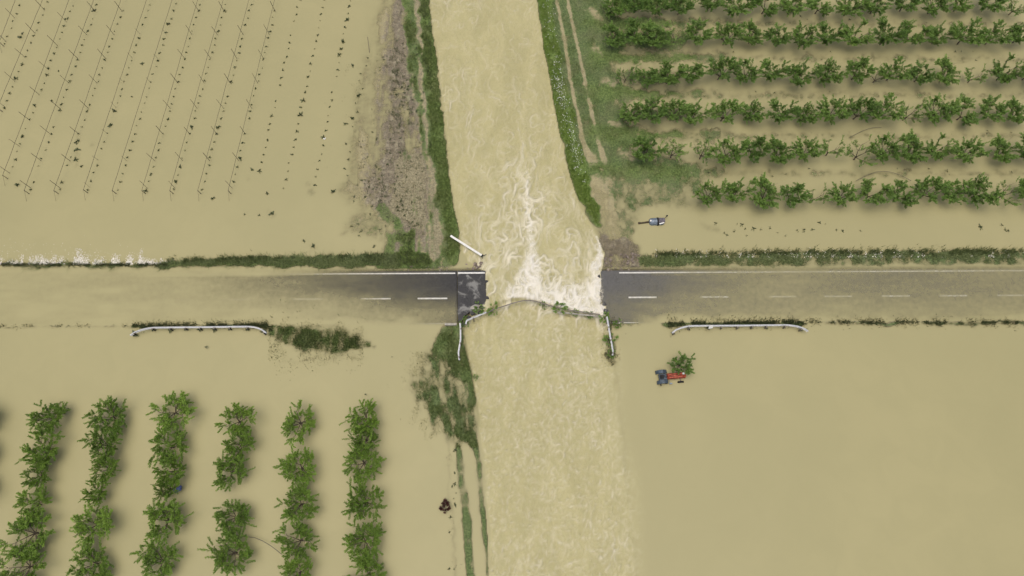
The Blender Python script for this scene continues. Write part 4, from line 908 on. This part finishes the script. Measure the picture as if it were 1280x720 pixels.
m = MB(); m.tube([(1.25, -.66, .75), (1.25, .66, .75)], .06, 8); m.obj('front_axle', M_RUSTY, parent=T)
m = MB(); m.box((-1.0, 0, 1.35), (.42, .46, .10), bev=.04); m.box((-1.2, 0, 1.5), (.08, .46, .3), bev=.03); m.obj('seat', M_BLACK, parent=T)
m = MB(); m.tube([(-.35, 0, 1.2), (-.58, 0, 1.6)], .03, 6); ring_ = [Vector((-.58 + .20 * math.cos(t) * .85, .20 * math.sin(t), 1.6 + .1 * math.cos(t))) for t in np.linspace(0, 2 * math.pi, 17)]; m.tube(ring_, .022, 5, False); m.obj('steering_wheel', M_BLACK, parent=T)
m = MB(); m.tube([(.3, -.3, 1.3), (.3, -.3, 1.75)], .035, 8); m.obj('exhaust_pipe', M_BLACK, parent=T)
m = MB(); m.tube([(-1.25, -.75, .95), (-1.3, -.95, 1.35)], .03, 5); m.box((-1.32, -.98, 1.4), (.10, .3, .2), bev=.02); m.obj('mirror', M_BLACK, parent=T)
m = MB(); m.tube([(-.2, -.42, 1.0), (-.1, -.85, 1.05), (.1, -.88, 1.05)], .03, 5); m.box((.0, -.86, 1.02), (.34, .16, .05)); m.obj('step', M_GREYB, parent=T)
# tank trailer
T = empty('tank_trailer', (*at(821, 276.5, .2).xy, -.55), math.radians(3), label='small blue grey machine with dark drawbar sunk beside the dirt track end', cat='machine')
m = MB(); lathe(m, [(.02, -1.0), (.35, -.95), (.5, -.75), (.52, .0), (.5, .75), (.35, .95), (.02, 1.0)], 18, Matrix.Translation((0, 0, .55)) @ Matrix.Rotation(-math.pi / 2, 4, 'Z')); m.obj('tank', M_GREYB, True, parent=T)
m = MB(); lathe(m, [(.53, -.12), (.555, -.1), (.555, .1), (.53, .12)], 18, Matrix.Translation((.12, 0, .55)) @ Matrix.Rotation(-math.pi / 2, 4, 'Z')); m.obj('tank_band', M_BLACK, parent=T)
m = MB(); m.box((.62, 0, .95), (.75, .62, .34), bev=.06)
m.obj('engine_cover', M_PURP, parent=T)
for k in range(4):
    m = MB(); m.box((.35 + k * .17, 0, 1.13), (.05, .54, .03)); m.obj('cooling_fin', M_BLACK, parent=T)
m = MB(); m.box((.55, -.42, 1.0), (.66, .16, .10), Matrix.Rotation(.25, 3, 'Z'), .03); m.obj('lid', M_WHITE, parent=T)
m = MB(); m.tube([(-1.0, 0, .62), (-2.3, -.12, .62)], [.13, .10], 7); m.box((-2.25, -.1, .66), (.3, .26, .16), bev=.03); m.obj('drawbar', plain('wet_dark_wood', (.055, .04, .022), .7), parent=T)
m = MB(); m.tube([(.95, .2, .9), (1.3, .5, 1.1)], .04, 6); m.box((1.32, .52, 1.14), (.2, .16, .16), bev=.02); m.obj('hitch_arm', M_BLACK, parent=T)
m = MB(); m.box((-.82, 0, 1.0), (.22, .22, .10), bev=.03); m.obj('filler_cap', M_WHITE, parent=T)
for y in (-.5, .5): wheel(T, (.1, y, .25), .32, .16)
# odds and ends
m = MB(); m.box((0, 0, 0), (.85, .5, .35), bev=.08); m.box((.35, .12, .06), (.45, .3, .2), Matrix.Rotation(.5, 3, 'Z'), .05); o = m.obj('crate', M_BPLAST, label='dark blue plastic crate wedged beside fruit tree in lower left orchard', cat='crate'); o.location = at(222, 612, .4); o.rotation_euler = (.2, 0, .45)
m = MB(); m.tube([at(x, y, z) for x, y, z in ((309, 671, .1), (318, 672, .4), (328, 676, .5), (338, 682, .5), (346, 688, .4), (352, 693, .2))], .035, 5); m.obj('hose', M_HOSE, label='curved grey pipe reaching between two rows of lower left orchard', cat='pipe')
m = MB(); m.tube([at(1070 + 30 * t_ * 2.3, 226 - 12 * math.sin(t_ * math.pi), .3) for t_ in np.linspace(0, 1, 9)], .03, 5); m.obj('hose', M_HOSE, label='long arched pipe above the lowest upper right orchard row', cat='pipe')
m = MB(); m.tube([at(1062 + 40 * t_, 172 - 13 * math.sin(t_ * math.pi * .55), .3) for t_ in np.linspace(0, 1, 8)], .03, 5); m.obj('hose', M_HOSE, label='short arched pipe below the fourth upper right orchard row', cat='pipe')
m = MB(); m.tube([at(459.5, 46, 1.0), at(462, 66, 0)], .035, 5); m.obj('stake', M_WOOD, label='lone slanted stake in water left of the muddy bank', cat='stake')
m = MB(); m.box((0, 0, 0), (.3, .22, .12), bev=.04); m.box((.15, .1, .04), (.16, .12, .1), bev=.03); o = m.obj('litter', M_WHITE, label='white scrap of litter in upper left field near the bank', cat='litter'); o.location = at(405.5, 173.5, .05)
